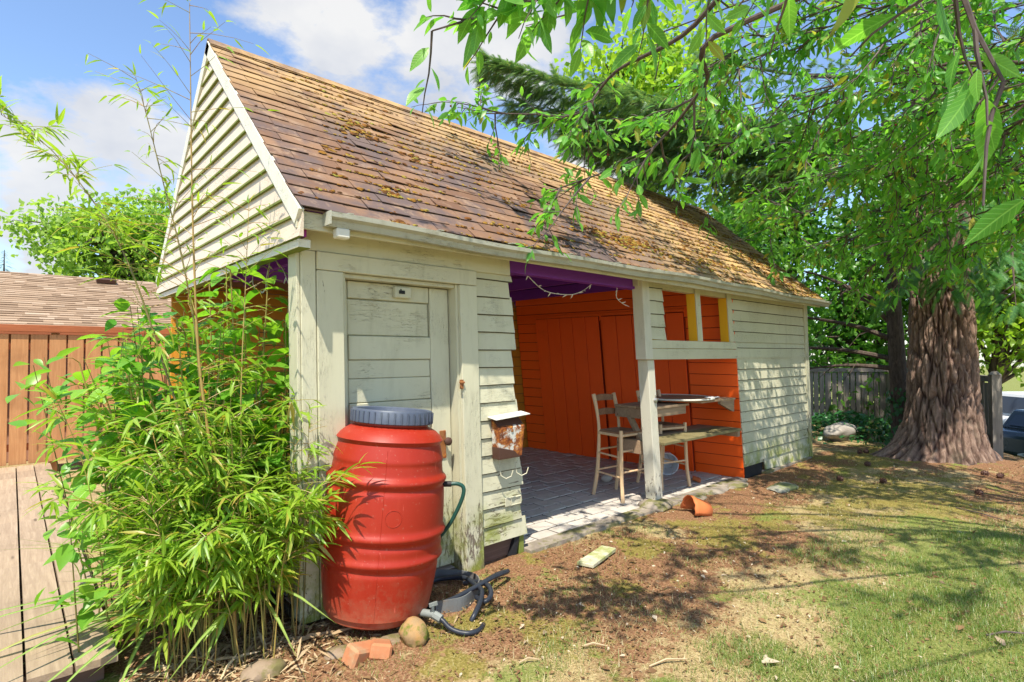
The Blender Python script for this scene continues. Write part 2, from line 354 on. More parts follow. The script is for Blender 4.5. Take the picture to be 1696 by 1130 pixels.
# ground: colours follow what covers the soil (attribute painted from the layout below)
n = NT('ground'); at = n.node('ShaderNodeAttribute', attribute_name='cover'); sp = n.node('ShaderNodeSeparateColor'); n.put(sp.inputs[0], at.outputs['Color'])
f = n.noise(2.6, 8, .7); f2 = n.noise(14, 6, .7); f3 = n.noise(70, 4, .7)
def msk(ch, k=1.25):
    v = n.math('ADD', sp.outputs[ch], n.math('MULTIPLY', n.math('SUBTRACT', n.math('ADD', n.math('MULTIPLY', f, .5), n.math('MULTIPLY', f2, .5)), .5), k * 1.9))
    return n.step(v, .38, .62)
soil = n.ramp(f3, [(.3, (.075, .036, .020)), (.46, (.20, .10, .052)), (.6, (.30, .17, .09)), (.75, (.54, .39, .25))])
straw = n.mix(n.step(f2, .42, .62), n.ramp(f3, [(.3, (.15, .10, .045)), (.5, (.33, .24, .12)), (.75, (.55, .44, .25))]), n.ramp(f3, [(.3, (.24, .175, .085)), (.5, (.42, .33, .16)), (.75, (.60, .49, .28))]))
moss = n.ramp(f3, [(.3, (.11, .095, .02)), (.5, (.21, .175, .04)), (.75, (.38, .31, .12))])
green = n.ramp(f3, [(.3, (.08, .11, .022)), (.55, (.18, .22, .05)), (.78, (.36, .33, .13))])
c = n.mix(msk(0), straw, soil); c = n.mix(n.math('MULTIPLY', msk(1), .9), c, moss); c = n.mix(n.math('MULTIPLY', msk(2), .85), c, green)
M['ground'] = n.done(c, .95, n.bump(n.math('ADD', f3, n.math('MULTIPLY', f2, .8)), .8, .012), .12)

# ------------------------------------------------------------------ mesh helpers
def link(o, parent=None):
    COL.objects.link(o)
    if parent is not None:
        o.parent = parent
        if parent.type == 'EMPTY': o.location = -Vector(parent.location) if not parent.get('local') else (0, 0, 0)
    return o
def np_mesh(name, V, F, mat, parent=None, smooth=False, kind=None):
    V = np.ascontiguousarray(V, dtype=np.float32); F = np.ascontiguousarray(F, dtype=np.int32)
    me = bpy.data.meshes.new(name); me.vertices.add(len(V)); me.vertices.foreach_set('co', V.ravel())
    m, k = F.shape
    me.loops.add(m * k); me.loops.foreach_set('vertex_index', F.ravel()); me.polygons.add(m)
    me.polygons.foreach_set('loop_start', np.arange(0, m * k, k, dtype=np.int32))
    if smooth: me.polygons.foreach_set('use_smooth', np.ones(m, dtype=bool))
    me.materials.append(M[mat] if isinstance(mat, str) else mat); me.update(calc_edges=True); me.validate()
    o = bpy.data.objects.new(name, me); link(o, parent)
    if kind: o['kind'] = kind
    return o
class MB:
    def __init__(s): s.v = []; s.f = []; s.mi = []; s.cur = 0
    def hexa(s, p, bottom=None):
        b = len(s.v); s.v += [tuple(q) for q in p]
        for i, q in enumerate(((0, 3, 2, 1), (4, 5, 6, 7), (0, 1, 5, 4), (1, 2, 6, 5), (2, 3, 7, 6), (3, 0, 4, 7))):
            s.f.append(tuple(b + k for k in q)); s.mi.append(bottom if (bottom is not None and i == 0) else s.cur)
    def box(s, x0, x1, y0, y1, z0, z1, bottom=None):
        s.hexa([(x0, y0, z0), (x1, y0, z0), (x1, y1, z0), (x0, y1, z0), (x0, y0, z1), (x1, y0, z1), (x1, y1, z1), (x0, y1, z1)], bottom)
    def bar(s, p, q, w, h, up=(0, 0, 1), w2=None, h2=None):
        p = Vector(p); q = Vector(q); d = (q - p).normalized(); u = Vector(up); u = (u - d * u.dot(d))
        if u.length < 1e-4: u = Vector((1, 0, 0)) - d * d.x
        u.normalize(); r = d.cross(u); w2 = w2 or w; h2 = h2 or h
        s.hexa([p - r * w / 2 - u * h / 2, p + r * w / 2 - u * h / 2, p + r * w / 2 + u * h / 2, p - r * w / 2 + u * h / 2,
                q - r * w2 / 2 - u * h2 / 2, q + r * w2 / 2 - u * h2 / 2, q + r * w2 / 2 + u * h2 / 2, q - r * w2 / 2 + u * h2 / 2])
    def tube(s, pts, rad, n=8, cap=True):
        pts = [Vector(p) for p in pts]; m = len(pts)
        if not hasattr(rad, '__len__'): rad = [rad] * m
        b = len(s.v); ref = None
        for i, p in enumerate(pts):
            t = (pts[min(i + 1, m - 1)] - pts[max(i - 1, 0)]).normalized()
            if ref is None:
                ref = Vector((0, 0, 1)) if abs(t.z) < .9 else Vector((1, 0, 0))
            u = (ref - t * ref.dot(t)).normalized(); w = t.cross(u); ref = u
            for k in range(n):
                a = 2 * math.pi * k / n; s.v.append(tuple(p + (u * math.cos(a) + w * math.sin(a)) * rad[i]))
        for i in range(m - 1):
            for k in range(n):
                a = b + i * n + k; c_ = b + i * n + (k + 1) % n
                s.f.append((a, c_, c_ + n, a + n)); s.mi.append(s.cur)
        if cap:
            s.f.append(tuple(b + k for k in range(n - 1, -1, -1))); s.mi.append(s.cur)
            s.f.append(tuple(b + (m - 1) * n + k for k in range(n))); s.mi.append(s.cur)
    def lathe(s, prof, n=32, mat=None):
        mat = mat or Matrix.Identity(4); b = len(s.v)
        for r, z in prof:
            for k in range(n):
                a = 2 * math.pi * k / n; s.v.append(tuple(mat @ Vector((r * math.cos(a), r * math.sin(a), z))))
        for i in range(len(prof) - 1):
            for k in range(n):
                a = b + i * n + k; c_ = b + i * n + (k + 1) % n
                s.f.append((a, c_, c_ + n, a + n)); s.mi.append(s.cur)
        s.f.append(tuple(b + k for k in range(n - 1, -1, -1))); s.mi.append(s.cur)
        s.f.append(tuple(b + (len(prof) - 1) * n + k for k in range(n))); s.mi.append(s.cur)
    def blob(s, c, r, sub=2, amp=.25, fr=1.5, seed=0):
        import bmesh
        bm = bmesh.new(); bmesh.ops.create_icosphere(bm, subdivisions=sub, radius=1)
        b = len(s.v)
        for v in bm.verts:
            d = 1 + amp * mnoise.noise(v.co * fr + Vector((seed * 7.1, seed * 3.3, seed)))  + amp * .5 * mnoise.noise(v.co * fr * 2.7 + Vector((seed, seed * 5, 2)))
            s.v.append((c[0] + v.co.x * r[0] * d, c[1] + v.co.y * r[1] * d, c[2] + v.co.z * r[2] * d))
        for f_ in bm.faces: s.f.append(tuple(b + v.index for v in f_.verts)); s.mi.append(s.cur)
        bm.free()
    def build(s, name, mats, parent=None, smooth=False, warp=None, bevel=0, kind=None):
        v = [warp(p) for p in s.v] if warp else s.v
        me = bpy.data.meshes.new(name); me.from_pydata(v, [], s.f)
        for m_ in ([mats] if isinstance(mats, str) else mats): me.materials.append(M[m_])
        if len(set(s.mi)) > 1 or (s.mi and s.mi[0]): me.polygons.foreach_set('material_index', s.mi)
        if smooth:
            me.polygons.foreach_set('use_smooth', [True] * len(me.polygons)); me.set_sharp_from_angle(angle=math.radians(40))
        me.update(); o = bpy.data.objects.new(name, me); link(o, parent)
        if bevel:
            b = o.modifiers.new('bevel', 'BEVEL'); b.width = bevel; b.segments = 1; b.limit_method = 'ANGLE'
        if kind: o['kind'] = kind
        return o
def one_box(name, mats, parent, *a, warp=None, bevel=.003, bottom=None):
    m = MB(); m.box(*a, bottom=bottom); return m.build(name, mats, parent, warp=warp, bevel=bevel)
def thing(name, label, cat, loc=(0, 0, 0), group=None):
    o = bpy.data.objects.new(name, None); COL.objects.link(o); o.location = loc; o.empty_display_size = .1
    o['label'] = label; o['category'] = cat
    if group: o['group'] = group
    return o
def tag(o, label, cat, group=None):
    o['label'] = label; o['category'] = cat
    if group: o['group'] = group
    return o
def jit(a): return random.uniform(-a, a)

# ---- leaves
def leaf_tpl(w=.34, rows=(0, .18, .42, .68, .88, 1.0), prof=(.04, .62, 1.0, .82, .38, 0.0), fold=.18, curl=.22, wave=0.0):
    V = []; F = []
    for i, (t, p) in enumerate(zip(rows, prof)):
        zc = -curl * t * t; hw = w / 2 * p; wv = wave * math.sin(i * 2.4)
        V += [(-hw, t, zc + fold * hw + wv), (0, t, zc), (hw, t, zc + fold * hw - wv)]
    for i in range(len(rows) - 1):
        a = i * 3
        for k in (0, 1): F += [(a + k, a + k + 1, a + k + 4), (a + k, a + k + 4, a + k + 3)]
    return np.array(V, float), np.array(F, int)
T_CHERRY = leaf_tpl(.36, (0, .08, .2, .36, .52, .68, .82, .92, 1.0), (.04, .34, .74, .97, 1.0, .82, .5, .22, 0.0), .2, .24, .006)
T_CHERRY_LO = leaf_tpl(.37, (0, .2, .45, .75, 1), (.05, .72, 1, .62, 0), .2, .25)
T_UNDER = leaf_tpl(.5, (0, .12, .35, .6, .82, 1.0), (.06, .6, 1.0, .85, .42, 0), .22, .25)
T_BAMBOO = leaf_tpl(.14, (0, .12, .35, .7, 1), (.25, .9, 1, .6, 0), .3, .28)
T_BROAD = leaf_tpl(.62, (0, .06, .2, .35, .5, .65, .8, .92, 1.0), (.06, .55, .92, 1.0, .93, .8, .55, .26, 0), .25, .3, .012)
T_TREE = leaf_tpl(.7, (0, .4, 1), (.1, 1, 0), .2, .2)
T_BLADE = leaf_tpl(.042, (0, .2, .4, .6, .8, 1), (.8, 1, 1, .8, .5, 0), .5, 1.0)
T_GRASS = (np.array([(-.03, 0, 0), (.03, 0, 0), (.02, .55, .03), (-.02, .55, .03), (0, 1, -.12)], float), np.array([(0, 1, 2), (0, 2, 3), (3, 2, 4)], int))
def norm(a): return a / np.maximum(np.linalg.norm(a, axis=-1, keepdims=True), 1e-9)
def frames(d, up):
    y = norm(d); z = norm(up - (up * y).sum(-1, keepdims=True) * y); x = np.cross(y, z)
    return np.stack([x, y, z], -1)          # columns
def scatter(tpl, P, R, S):
    V, F = tpl; n = len(P); nv = len(V)
    out = P[:, None, :] + S[:, None, None] * np.einsum('nij,vj->nvi', R, V)
    Fo = F[None] + (np.arange(n) * nv)[:, None, None]
    return out.reshape(-1, 3), Fo.reshape(-1, F.shape[1])
def screen_size(P, S):
    v = P - np.array(CAM); z = v @ np.array(Fv); u = v @ np.array(RT); w = v @ np.array(Uv)
    zz = np.maximum(z, .05)
    inside = (z > .3) & (np.abs(u / zz) < 848 / FPX + .02) & (np.abs(w / zz) < 565 / FPX + .02)
    return np.where(inside, S / zz, 0)
def leaves(name, tpl, tpl_lo, P, R, S, mat, parent, n_single=300, stuff_name='foliage'):
    """the leaves that show largest are parts of their own, the others one mass"""
    sz = screen_size(P, S); order = np.argsort(-sz); k = min(n_single, len(P)); single = order[:k]; rest = order[k:]
    if k:
        me = bpy.data.meshes.new(name); me.from_pydata([tuple(x) for x in tpl[0]], [], [tuple(int(i) for i in f) for f in tpl[1]]); me.materials.append(M.get(mat + '_near', M[mat]))
        me.polygons.foreach_set('use_smooth', [True] * len(me.polygons)); me.update()
        off = -Vector(parent.location) if parent.type == 'EMPTY' else Vector()
        for i in single:
            o = bpy.data.objects.new(name, me); COL.objects.link(o); o.parent = parent
            m3 = Matrix([list(map(float, r)) for r in R[i]]) * float(S[i])
            m4 = m3.to_4x4(); m4.translation = Vector([float(q) for q in P[i]]) + off; o.matrix_local = m4
    if len(rest):
        V, F = scatter(tpl_lo, P[rest], R[rest], S[rest]); np_mesh(stuff_name, V, F, mat, parent, True, 'stuff')
def rvec(n): return norm(RNG.normal(size=(n, 3)))

# ------------------------------------------------------------------ ground
P_N = np.array((9.45, -1.95)); SEG2 = np.array((.8815, .472)); N2 = np.array((.472, -.8815)); P_F = np.array((13.84, .40))
FW2 = np.array((FW.x, FW.y))
def ss(a, b, x):
    t = np.clip((x - a) / (b - a), 0, 1); return t * t * (3 - 2 * t)
def beyond(x, y):
    p = np.stack([x, y], -1)
    return np.maximum((p - P_N) @ N2, (p - P_F) @ FW2)
def vnoise(x, y, s, seed=0.0, oct_=3):
    out = np.zeros(x.shape); fx = x.ravel(); fy = y.ravel(); o = out.ravel()
    for i in range(len(fx)):
        o[i] = mnoise.fractal(Vector((fx[i] * s + seed, fy[i] * s - seed, seed)), 1.0, 2.0, oct_)
    return o.reshape(x.shape)
xs = np.concatenate([-150 + np.array([0, 60, 100, 125, 138, 143]), np.arange(-5, -1.2, .35), np.arange(-1.2, 9.6, .045), np.arange(9.6, 20, .4), np.array([21, 25, 32, 45, 70, 110, 160])])
ys = np.concatenate([-160 + np.array([0, 60, 110, 135, 148, 153]), np.arange(-6.5, -3.2, .35), np.arange(-3.2, 1.0, .045), np.arange(1.0, 12, .5), np.array([13, 16, 22, 35, 60, 100, 160])])
GX, GY = np.meshgrid(xs, ys)
def ground_h(X, Y):
    h = -.025 - 1.35 * ss(.3, 2.4, beyond(X, Y))
    ins = (X > -.1) & (X < 7.6) & (Y > .02)
    return np.where(ins, np.minimum(h, -.07), h)
GZ = ground_h(GX, GY)
fine = (GX > -1.3) & (GX < 9.7) & (GY > -3.3) & (GY < 1.1)
nz = np.zeros(GX.shape); idx = np.where(fine)
nz[idx] = vnoise(GX[idx], GY[idx], 1.3, 3.1, 3) * .018 + vnoise(GX[idx], GY[idx], 9, 8.2, 2) * .007
nz[(GX > -.1) & (GX < 7.6) & (GY > .02)] = 0
GZ = GZ + nz
GZ = GZ + .07 * np.exp(-(((GX - 8.94) ** 2 + (GY + 1.41) ** 2) / 1.6))
def zone(X, Y, cx, cy, rx, ry):
    return np.exp(-(((X - cx) / rx) ** 2 + ((Y - cy) / ry) ** 2))
def cover(X, Y):
    soil = .30 + .95 * zone(X, Y, 1.2, -.35, .9, .55) + .95 * zone(X, Y, 2.2, -.92, 1.35, .45) + .5 * zone(X, Y, 3.3, -1.1, .7, .3) + 1.0 * zone(X, Y, 4.7, -.4, 1.1, .42) + .8 * zone(X, Y, 6.6, -.25, 1.3, .35) \
        + 1.0 * zone(X, Y, -.4, .2, .8, .8) + .8 * zone(X, Y, .4, -.2, .5, .4) + .75 * zone(X, Y, 8.9, -1.5, 1.3, 1.1) + .7 * zone(X, Y, 7.2, -2.6, 1.2, .6)
    moss = .10 + .75 * zone(X, Y, 5.8, -1.5, 1.6, .8) + .7 * zone(X, Y, .75, -.6, .35, .16) + .7 * zone(X, Y, 8.3, -.6, 1.2, .6) + .55 * zone(X, Y, 2.6, -.6, .7, .25) + .5 * zone(X, Y, 3.5, -.9, .8, .3) + .5 * zone(X, Y, .3, -.95, .4, .2) + .45 * zone(X, Y, 1.1, -1.0, .5, .2)
    green = .08 + .7 * zone(X, Y, 3.0, -2.3, 1.4, .45) + .75 * zone(X, Y, 2.2, -2.7, 1.2, .6) + .75 * zone(X, Y, 4.6, -2.4, 1.2, .6) + .55 * zone(X, Y, 1.0, -1.8, .5, .2) + .4 * zone(X, Y, .45, -1.25, .35, .15)
    far = ss(3, 8, np.hypot(X - 3, Y + 1.5) - 5)
    if X.ndim == 2:
        near = (X > -1.5) & (X < 10) & (Y > -3.4) & (Y < 1.2); pa = np.zeros(X.shape); pb = np.zeros(X.shape); pc_ = np.zeros(X.shape); w_ = np.where(near)
        pa[w_] = vnoise(X[w_], Y[w_], 2.1, 5.5, 4); pb[w_] = vnoise(X[w_], Y[w_], 2.6, 9.1, 4); pc_[w_] = vnoise(X[w_], Y[w_], 1.7, 2.2, 4)
        soil = soil + .45 * pa; moss = moss + .55 * pb; green = green + .6 * pc_ * (green > .05)
    return np.clip(soil, 0, 1), np.clip(moss + far * .3, 0, 1), np.clip(green + far * .7, 0, 1)
ny, nx = GX.shape
V = np.stack([GX, GY, GZ], -1).reshape(-1, 3)
ii = (np.arange(ny - 1)[:, None] * nx + np.arange(nx - 1)[None]).ravel()
ground = np_mesh('ground', V, np.stack([ii, ii + 1, ii + nx + 1, ii + nx], -1), 'ground', None, True, 'structure')
cs, cm, cg = cover(GX, GY)
ca = ground.data.color_attributes.new('cover', 'FLOAT_COLOR', 'POINT')
ca.data.foreach_set('color', np.stack([cs, cm, cg, np.ones(cs.shape)], -1).astype(np.float32).ravel())
def gz(x, y):
    x = np.asarray(x, float); y = np.asarray(y, float)
    return ground_h(x, y) + .07 * np.exp(-(((x - 8.94) ** 2 + (y + 1.41) ** 2) / 1.6))

# road beyond the fence, where the cars stand
m = MB(); a = Vector((P_F[0], P_F[1], -1.355)) + Vector((FW.x, FW.y, 0)) * 2.6
m.hexa([a - RT * 30 + Vector((0, 0, -.02)), a + RT * 40 + Vector((0, 0, -.02)), a + RT * 40 + FW * 12 + Vector((0, 0, -.02)), a - RT * 30 + FW * 12 + Vector((0, 0, -.02)),
        a - RT * 30, a + RT * 40, a + RT * 40 + FW * 12, a - RT * 30 + FW * 12])
m.build('road', 'asphalt', kind='structure')

# ------------------------------------------------------------------ shed
KX = [0, 1.3, 1.75, 3.5, 4.0, 5.55, 7.75]; KV = [.02, .037, .08, .085, .118, .125, .07]
def warp(p):
    k = float(np.interp(p[0], KX, KV)); return (p[0] - k * min(max(p[2], 0), 2.4), p[1], p[2])
shed = thing('garden_shed', 'old cream clapboard shed with a mossy brown shingle roof and orange inside', 'shed', (0, 0, 0))
EY, EZ, RY, RZ = -.25, 2.345, 1.71, 4.08; BY, BZ = 3.72, 2.33
XL, XR = -.12, 7.62
sl_v = Vector((0, RY - EY, RZ - EZ)); SLEN = sl_v.length; sl_v.normalize(); sl_n = Vector((0, -sl_v.z, sl_v.y))
bk_v = Vector((0, BY - RY, BZ - RZ)).normalized(); bk_n = Vector((0, -bk_v.z, bk_v.y))
def slope_pt(x, s, h): return Vector((x, EY, EZ)) + sl_v * s + sl_n * h
# roof body
m = MB()
def slab(a, b, nrm, x0, x1, t0, t1):
    m.hexa([Vector((x0, *a)) + nrm * t0, Vector((x1, *a)) + nrm * t0, Vector((x1, *b)) + nrm * t0, Vector((x0, *b)) + nrm * t0,
            Vector((x0, *a)) + nrm * t1, Vector((x1, *a)) + nrm * t1, Vector((x1, *b)) + nrm * t1, Vector((x0, *b)) + nrm * t1])
slab((EY, EZ), (RY, RZ), sl_n, XL, XR, -.016, -.006)
slab((RY, RZ), (BY, BZ), bk_n, XL, XR, -.016, -.006)
roof = m.build('roof', 'brownboard', shed)
m = MB(); slab((EY + .12, EZ + .12 * (RZ - EZ) / (RY - EY)), (RY, RZ), sl_n, XL + .05, XR - .05, -.034, -.018)
slab((RY, RZ), (BY - .12, BZ + .12 * (RZ - BZ) / (BY - RY)), bk_n, XL + .05, XR - .05, -.034, -.018); m.build('lining', 'purple', roof)
m = MB(); slab((RY, RZ), (BY, BZ), bk_n, XL - .02, XR + .02, -.004, .008); m.build('back_roofing', 'shingle', roof)
# shingles
NC = 21; EXPO = SLEN / NC; TABW = .305
tabs = []
for c_ in range(NC):
    x = XL - .02 - (TABW * .5 if c_ % 2 else 0) - random.uniform(0, .05)
    while x < XR + .02:
        w = TABW + jit(.015); x0 = max(x, XL - .03 + jit(.006)); x1 = min(x + w, XR + .03 + jit(.01))
        if x1 - x0 > .04: tabs.append((c_, x0, x1))
        x += w
def tab_hexa(mb, c_, x0, x1):
    s0 = c_ * EXPO - .012 + jit(.005); s1 = min(s0 + EXPO * 1.35, SLEN + .01); h = .012 + jit(.003); hl = h + jit(.006) + (.012 if random.random() < .05 else 0); t = .0055
    g = .0025
    p = [slope_pt(x0 + g, s0 + jit(.004), hl - t), slope_pt(x1 - g, s0 + jit(.004), h - t), slope_pt(x1 - g, s1, -.003), slope_pt(x0 + g, s1, -.003),
         slope_pt(x0 + g, s0, hl), slope_pt(x1 - g, s0, h), slope_pt(x1 - g, s1, .0015), slope_pt(x0 + g, s1, .0015)]
    p[4] = p[0] + sl_n * t; p[5] = p[1] + sl_n * t
    mb.hexa(p)
ctr = np.array([slope_pt((a + b) / 2, (c_ + .5) * EXPO, .01) for c_, a, b in tabs])
order = np.argsort(-screen_size(ctr, np.ones(len(tabs))))
rest = MB()
for q, i in enumerate(order):
    if q < 300:
        mb = MB(); tab_hexa(mb, *tabs[i]); mb.build('shingle', 'shingle', roof)
    else: tab_hexa(rest, *tabs[i])
rest.build('shingles', 'shingle', roof, kind='stuff')
# ridge caps
x = XL - .03
while x < XR:
    m = MB(); w = .28
    for sgn, vv, nn in ((0, -sl_v, sl_n), (1, bk_v, bk_n)):
        a = Vector((x, RY, RZ + .012)); d = vv * .13
        m.hexa([a + nn * .004, a + Vector((w, 0, 0)) + nn * .004, a + Vector((w, 0, 0)) + d + nn * .006, a + d + nn * .006,
                a + nn * .012, a + Vector((w, 0, 0)) + nn * .010, a + Vector((w, 0, 0)) + d + nn * .012, a + d + nn * .014])
    m.build('ridge_cap', 'shingle', roof); x += .2
# moss cushions on the roof
def moss_clumps(pts, name='moss'):
    ico_v = np.array([(0, 0, .8)] + [(math.cos(a) * .8, math.sin(a) * .8, .45) for a in np.arange(6) * math.pi / 3] + [(math.cos(a), math.sin(a), 0) for a in np.arange(6) * math.pi / 3 + .5])
    F = [(0, 1 + k, 1 + (k + 1) % 6) for k in range(6)]
    for k in range(6): F += [(1 + k, 7 + k, 1 + (k + 1) % 6), (1 + (k + 1) % 6, 7 + k, 7 + (k + 1) % 6)]
    F = np.array(F); n = len(pts); P = np.array([p[0] for p in pts]); S = np.array([p[1] for p in pts])
    Vt = ico_v[None] * (1 + RNG.normal(0, .28, (n, 13, 1))) * np.stack([S * RNG.uniform(.8, 1.9, n), S, S * RNG.uniform(.35, .75, n)], -1)[:, None, :]
    R = np.array([[1, 0, 0], list(sl_v), list(sl_n)]).T
    out = P[:, None, :] + np.einsum('ij,nvj->nvi', R, Vt)
    Fo = F[None] + (np.arange(n) * 13)[:, None, None]
    return np_mesh(name, out.reshape(-1, 3), Fo.reshape(-1, 3), 'moss', roof, True, 'stuff')
pts = []
for k in range(8000):
    x = random.uniform(XL, XR); cc = random.randrange(NC); s = cc * EXPO
    dn = mnoise.noise(Vector((x * .9, s * 1.5, 4.2))) + .30 + .07 * x / 1.2 * (.4 + s / SLEN) - .35 * (x < .4)
    if random.random() > dn * .85 + .02: continue
    for j in range(random.choice((1, 1, 2, 3))):
        pts.append((np.array(slope_pt(x + jit(.05), s - .015 + abs(random.gauss(0, .016)), .012)), random.uniform(.004, .013) * (1.6 if random.random() < .12 else 1)))
for cx, cs_, n_, rx in ((.75, 1.62, 26, .10), (.72, 1.42, 22, .1), (1.1, 1.2, 14, .07), (.55, .42, 16, .05), (.35, .9, 10, .05), (1.9, .75, 18, .1), (3.3, .5, 160, .33), (3.1, .35, 40, .2), (4.0, .35, 40, .25), (5.0, .4, 60, .4)):
    for k in range(n_):
        pts.append((np.array(slope_pt(cx + random.gauss(0, rx), max(0, cs_ + random.gauss(0, .05)), .012)), random.uniform(.010, .022)))
for k in range(2600):   # matted moss over the far end
    x = 7.6 - abs(random.gauss(0, 1.5)); s = random.uniform(0, SLEN)
    if x < 3.5 or mnoise.noise(Vector((x * .8, s * 2, 9))) < .02: continue
    pts.append((np.array(slope_pt(x, s, .008)), random.uniform(.01, .022)))
moss_clumps(pts)
pts = [(np.array(slope_pt(random.uniform(XL, XR), random.uniform(0, SLEN), .006)), random.uniform(.004, .008)) for k in range(900)]
# rake boards, fascia, gutter
m = MB()
def rake_board(a, b, nrm, x0, x1):
    m.hexa([Vector((x0, *a)) + nrm * -.10, Vector((x1, *a)) + nrm * -.10, Vector((x1, *b)) + nrm * -.10, Vector((x0, *b)) + nrm * -.10,
            Vector((x0, *a)) + nrm * -.004, Vector((x1, *a)) + nrm * -.004, Vector((x1, *b)) + nrm * -.004, Vector((x0, *b)) + nrm * -.004])
rake_board((EY - .01, EZ - .01), (RY, RZ), sl_n, XL - .035, XL - .004); m.build('rake_board', 'rake', shed)
m = MB(); rake_board((RY, RZ), (BY, BZ), bk_n, XL - .035, XL - .004); m.build('rake_board', 'rake', shed)
m = MB(); rake_board((EY, EZ), (RY, RZ), sl_n, XR - .03, XR - .004); m.build('rake_board', 'rake', shed)
one_box('fascia_board', 'paint_clean', shed, XL - .03, XR - .03, EY + .035, EY + .055, 2.235, 2.335)
one_box('soffit', 'paint_clean', shed, XL, XR, EY + .057, .02, 2.300, 2.318)
m = MB(); prof = [(-.198, 2.335), (-.198, 2.262), (-.262, 2.256), (-.272, 2.290), (-.296, 2.305), (-.298, 2.332), (-.288, 2.332)]
inn = [(y + .004 if i > 1 else y - .004, z + (.004 if 0 < i < 4 else 0)) for i, (y, z) in enumerate(prof)]
GXS = np.linspace(.0, 7.85, 40)
b0 = len(m.v); npf = len(prof)
for gx in GXS:
    sag = -.012 * math.sin(gx * 1.1) + .006 * math.sin(gx * 3.7)
    for y, z in prof: m.v.append((gx - .12 * gx / 7.85, y + .5 * sag - .02, z + sag))
for i in range(len(GXS) - 1):
    for k in range(npf - 1):
        a = b0 + i * npf + k; m.f.append((a, a + npf, a + npf + 1, a + 1)); m.mi.append(0)
gut = m.build('gutter', 'gutter', shed); sol = gut.modifiers.new('thick', 'SOLIDIFY'); sol.thickness = .004
m = MB(); m.hexa([(-.004, -.318, 2.262), (.003, -.318, 2.262), (.003, -.218, 2.262), (-.004, -.218, 2.262), (-.004, -.318, 2.337), (.003, -.318, 2.337), (.003, -.218, 2.337), (-.004, -.218, 2.337)])
m.build('end_cap', 'gutter', gut)
for x in np.arange(.12, 7.6, .62):
    m = MB(); m.bar((x, -.315, 2.338), (x, -.20, 2.345), .03, .005); m.build('hanger', 'gutter', gut)
m = MB(); m.box(.05, .13, -.285, -.225, 2.20, 2.258); m.build('outlet', 'white_wire', gut, bevel=.008)
# gable wall facing the deck
gw = one_box('gable_wall', 'magenta', shed, XL + .02, XL + .045, -.17, 3.6, 2.20, 2.36)
m = MB(); m.v += [(XL + .02, EY + .1, EZ), (XL + .02, BY - .1, BZ), (XL + .02, RY, RZ - .08), (XL + .045, EY + .1, EZ), (XL + .045, BY - .1, BZ), (XL + .045, RY, RZ - .08)]
m.f += [(0, 2, 1), (3, 4, 5), (0, 1, 4, 3), (1, 2, 5, 4), (2, 0, 3, 5)]; m.mi += [0] * 5; m.build('sheathing', 'magenta', gw)
def rake_y(z):
    t = (z - EZ + .03) / (RZ - EZ); f_ = EY + max(t, -.02) * (RY - EY) + .03; b_ = BY - max((z - BZ + .03) / (RZ - BZ), -.02) * (BY - RY) - .03
    return f_, b_
z = 2.185
while z < 3.98:
    z1 = min(z + .127, 4.02); f0, b0_ = rake_y(z); f1, b1 = rake_y(z1); m = MB()
    xo, xi = XL - .030 + jit(.002), XL - .006
    if z < 2.2: f0 = f1 = EY - .005; b0_ = BY; 
    ns = 6; 
    for q in range(ns):
        ta, tb = q / ns, (q + 1) / ns
        ya0, yb0 = f0 + (b0_ - f0) * ta, f0 + (b0_ - f0) * tb; ya1, yb1 = f1 + (b1 - f1) * ta, f1 + (b1 - f1) * tb
        w0 = .004 * mnoise.noise(Vector((q * 1.3, z * 9, 1))); w1 = .004 * mnoise.noise(Vector(((q + 1) * 1.3, z * 9, 1)))
        m.hexa([(xo, ya0, z + w0), (xi, ya0, z + w0), (xi, yb0, z + w1), (xo, yb0, z + w1), (xi - .006, ya1, z1 + .012), (xi, ya1, z1 + .012), (xi, yb1, z1 + .012), (xi - .006, yb1, z1 + .012)], bottom=1)
        if z > 2.2: m.cur = 1; m.hexa([(xo - .0015, ya0, z + w0 - .002), (xo, ya0, z + w0 - .002), (xo, yb0, z + w1 - .002), (xo - .0015, yb0, z + w1 - .002), (xo - .0005, ya0, z + w0 + .012), (xo, ya0, z + w0 + .012), (xo, yb0, z + w1 + .012), (xo - .0005, yb0, z + w1 + .012)]); m.cur = 0
    m.build('board', ['gable', 'algae'], gw); z += .1225
one_box('bottom_trim', ['rake', 'algae'], shed, XL - .012, XL + .06, EY + .06, BY - .05, 2.135, 2.183, bottom=1)
# front wall, door end
one_box('header_board', 'paint_clean', shed, -.01, 1.755, -.028, .06, 2.158, 2.299, warp=warp)
one_box('corner_post', 'paint_z', shed, -.012, .078, -.03, .085, -.01, 2.155, warp=warp)
one_box('corner_board', 'paint_z', shed, -.034, -.014, -.02, .11, .0, 2.16, warp=warp)
m = MB(); m.box(.082, .252, -.04, .055, -.01, 2.045); m.build('door_casing', 'paint_z', shed, warp=warp, bevel=.004)
m = MB(); m.box(1.158, 1.318, -.04, .055, -.035, 2.045); m.build('door_casing', 'paint_z', shed, warp=warp, bevel=.004)
m = MB(); m.box(.082, 1.318, -.043, .055, 2.048, 2.155); m.build('door_head', 'paint_clean', shed, warp=warp, bevel=.004)
m = MB(); m.box(.254, .275, -.01, .14, -.01, 2.045); m.build('door_jamb', 'paint_z', shed, warp=warp)
m = MB(); m.box(1.135, 1.156, -.01, .14, -.01, 2.045); m.build('door_jamb', 'paint_z', shed, warp=warp)
one_box('door_stop', 'paint_clean', shed, .277, 1.133, .0, .14, 2.02, 2.046, warp=warp)
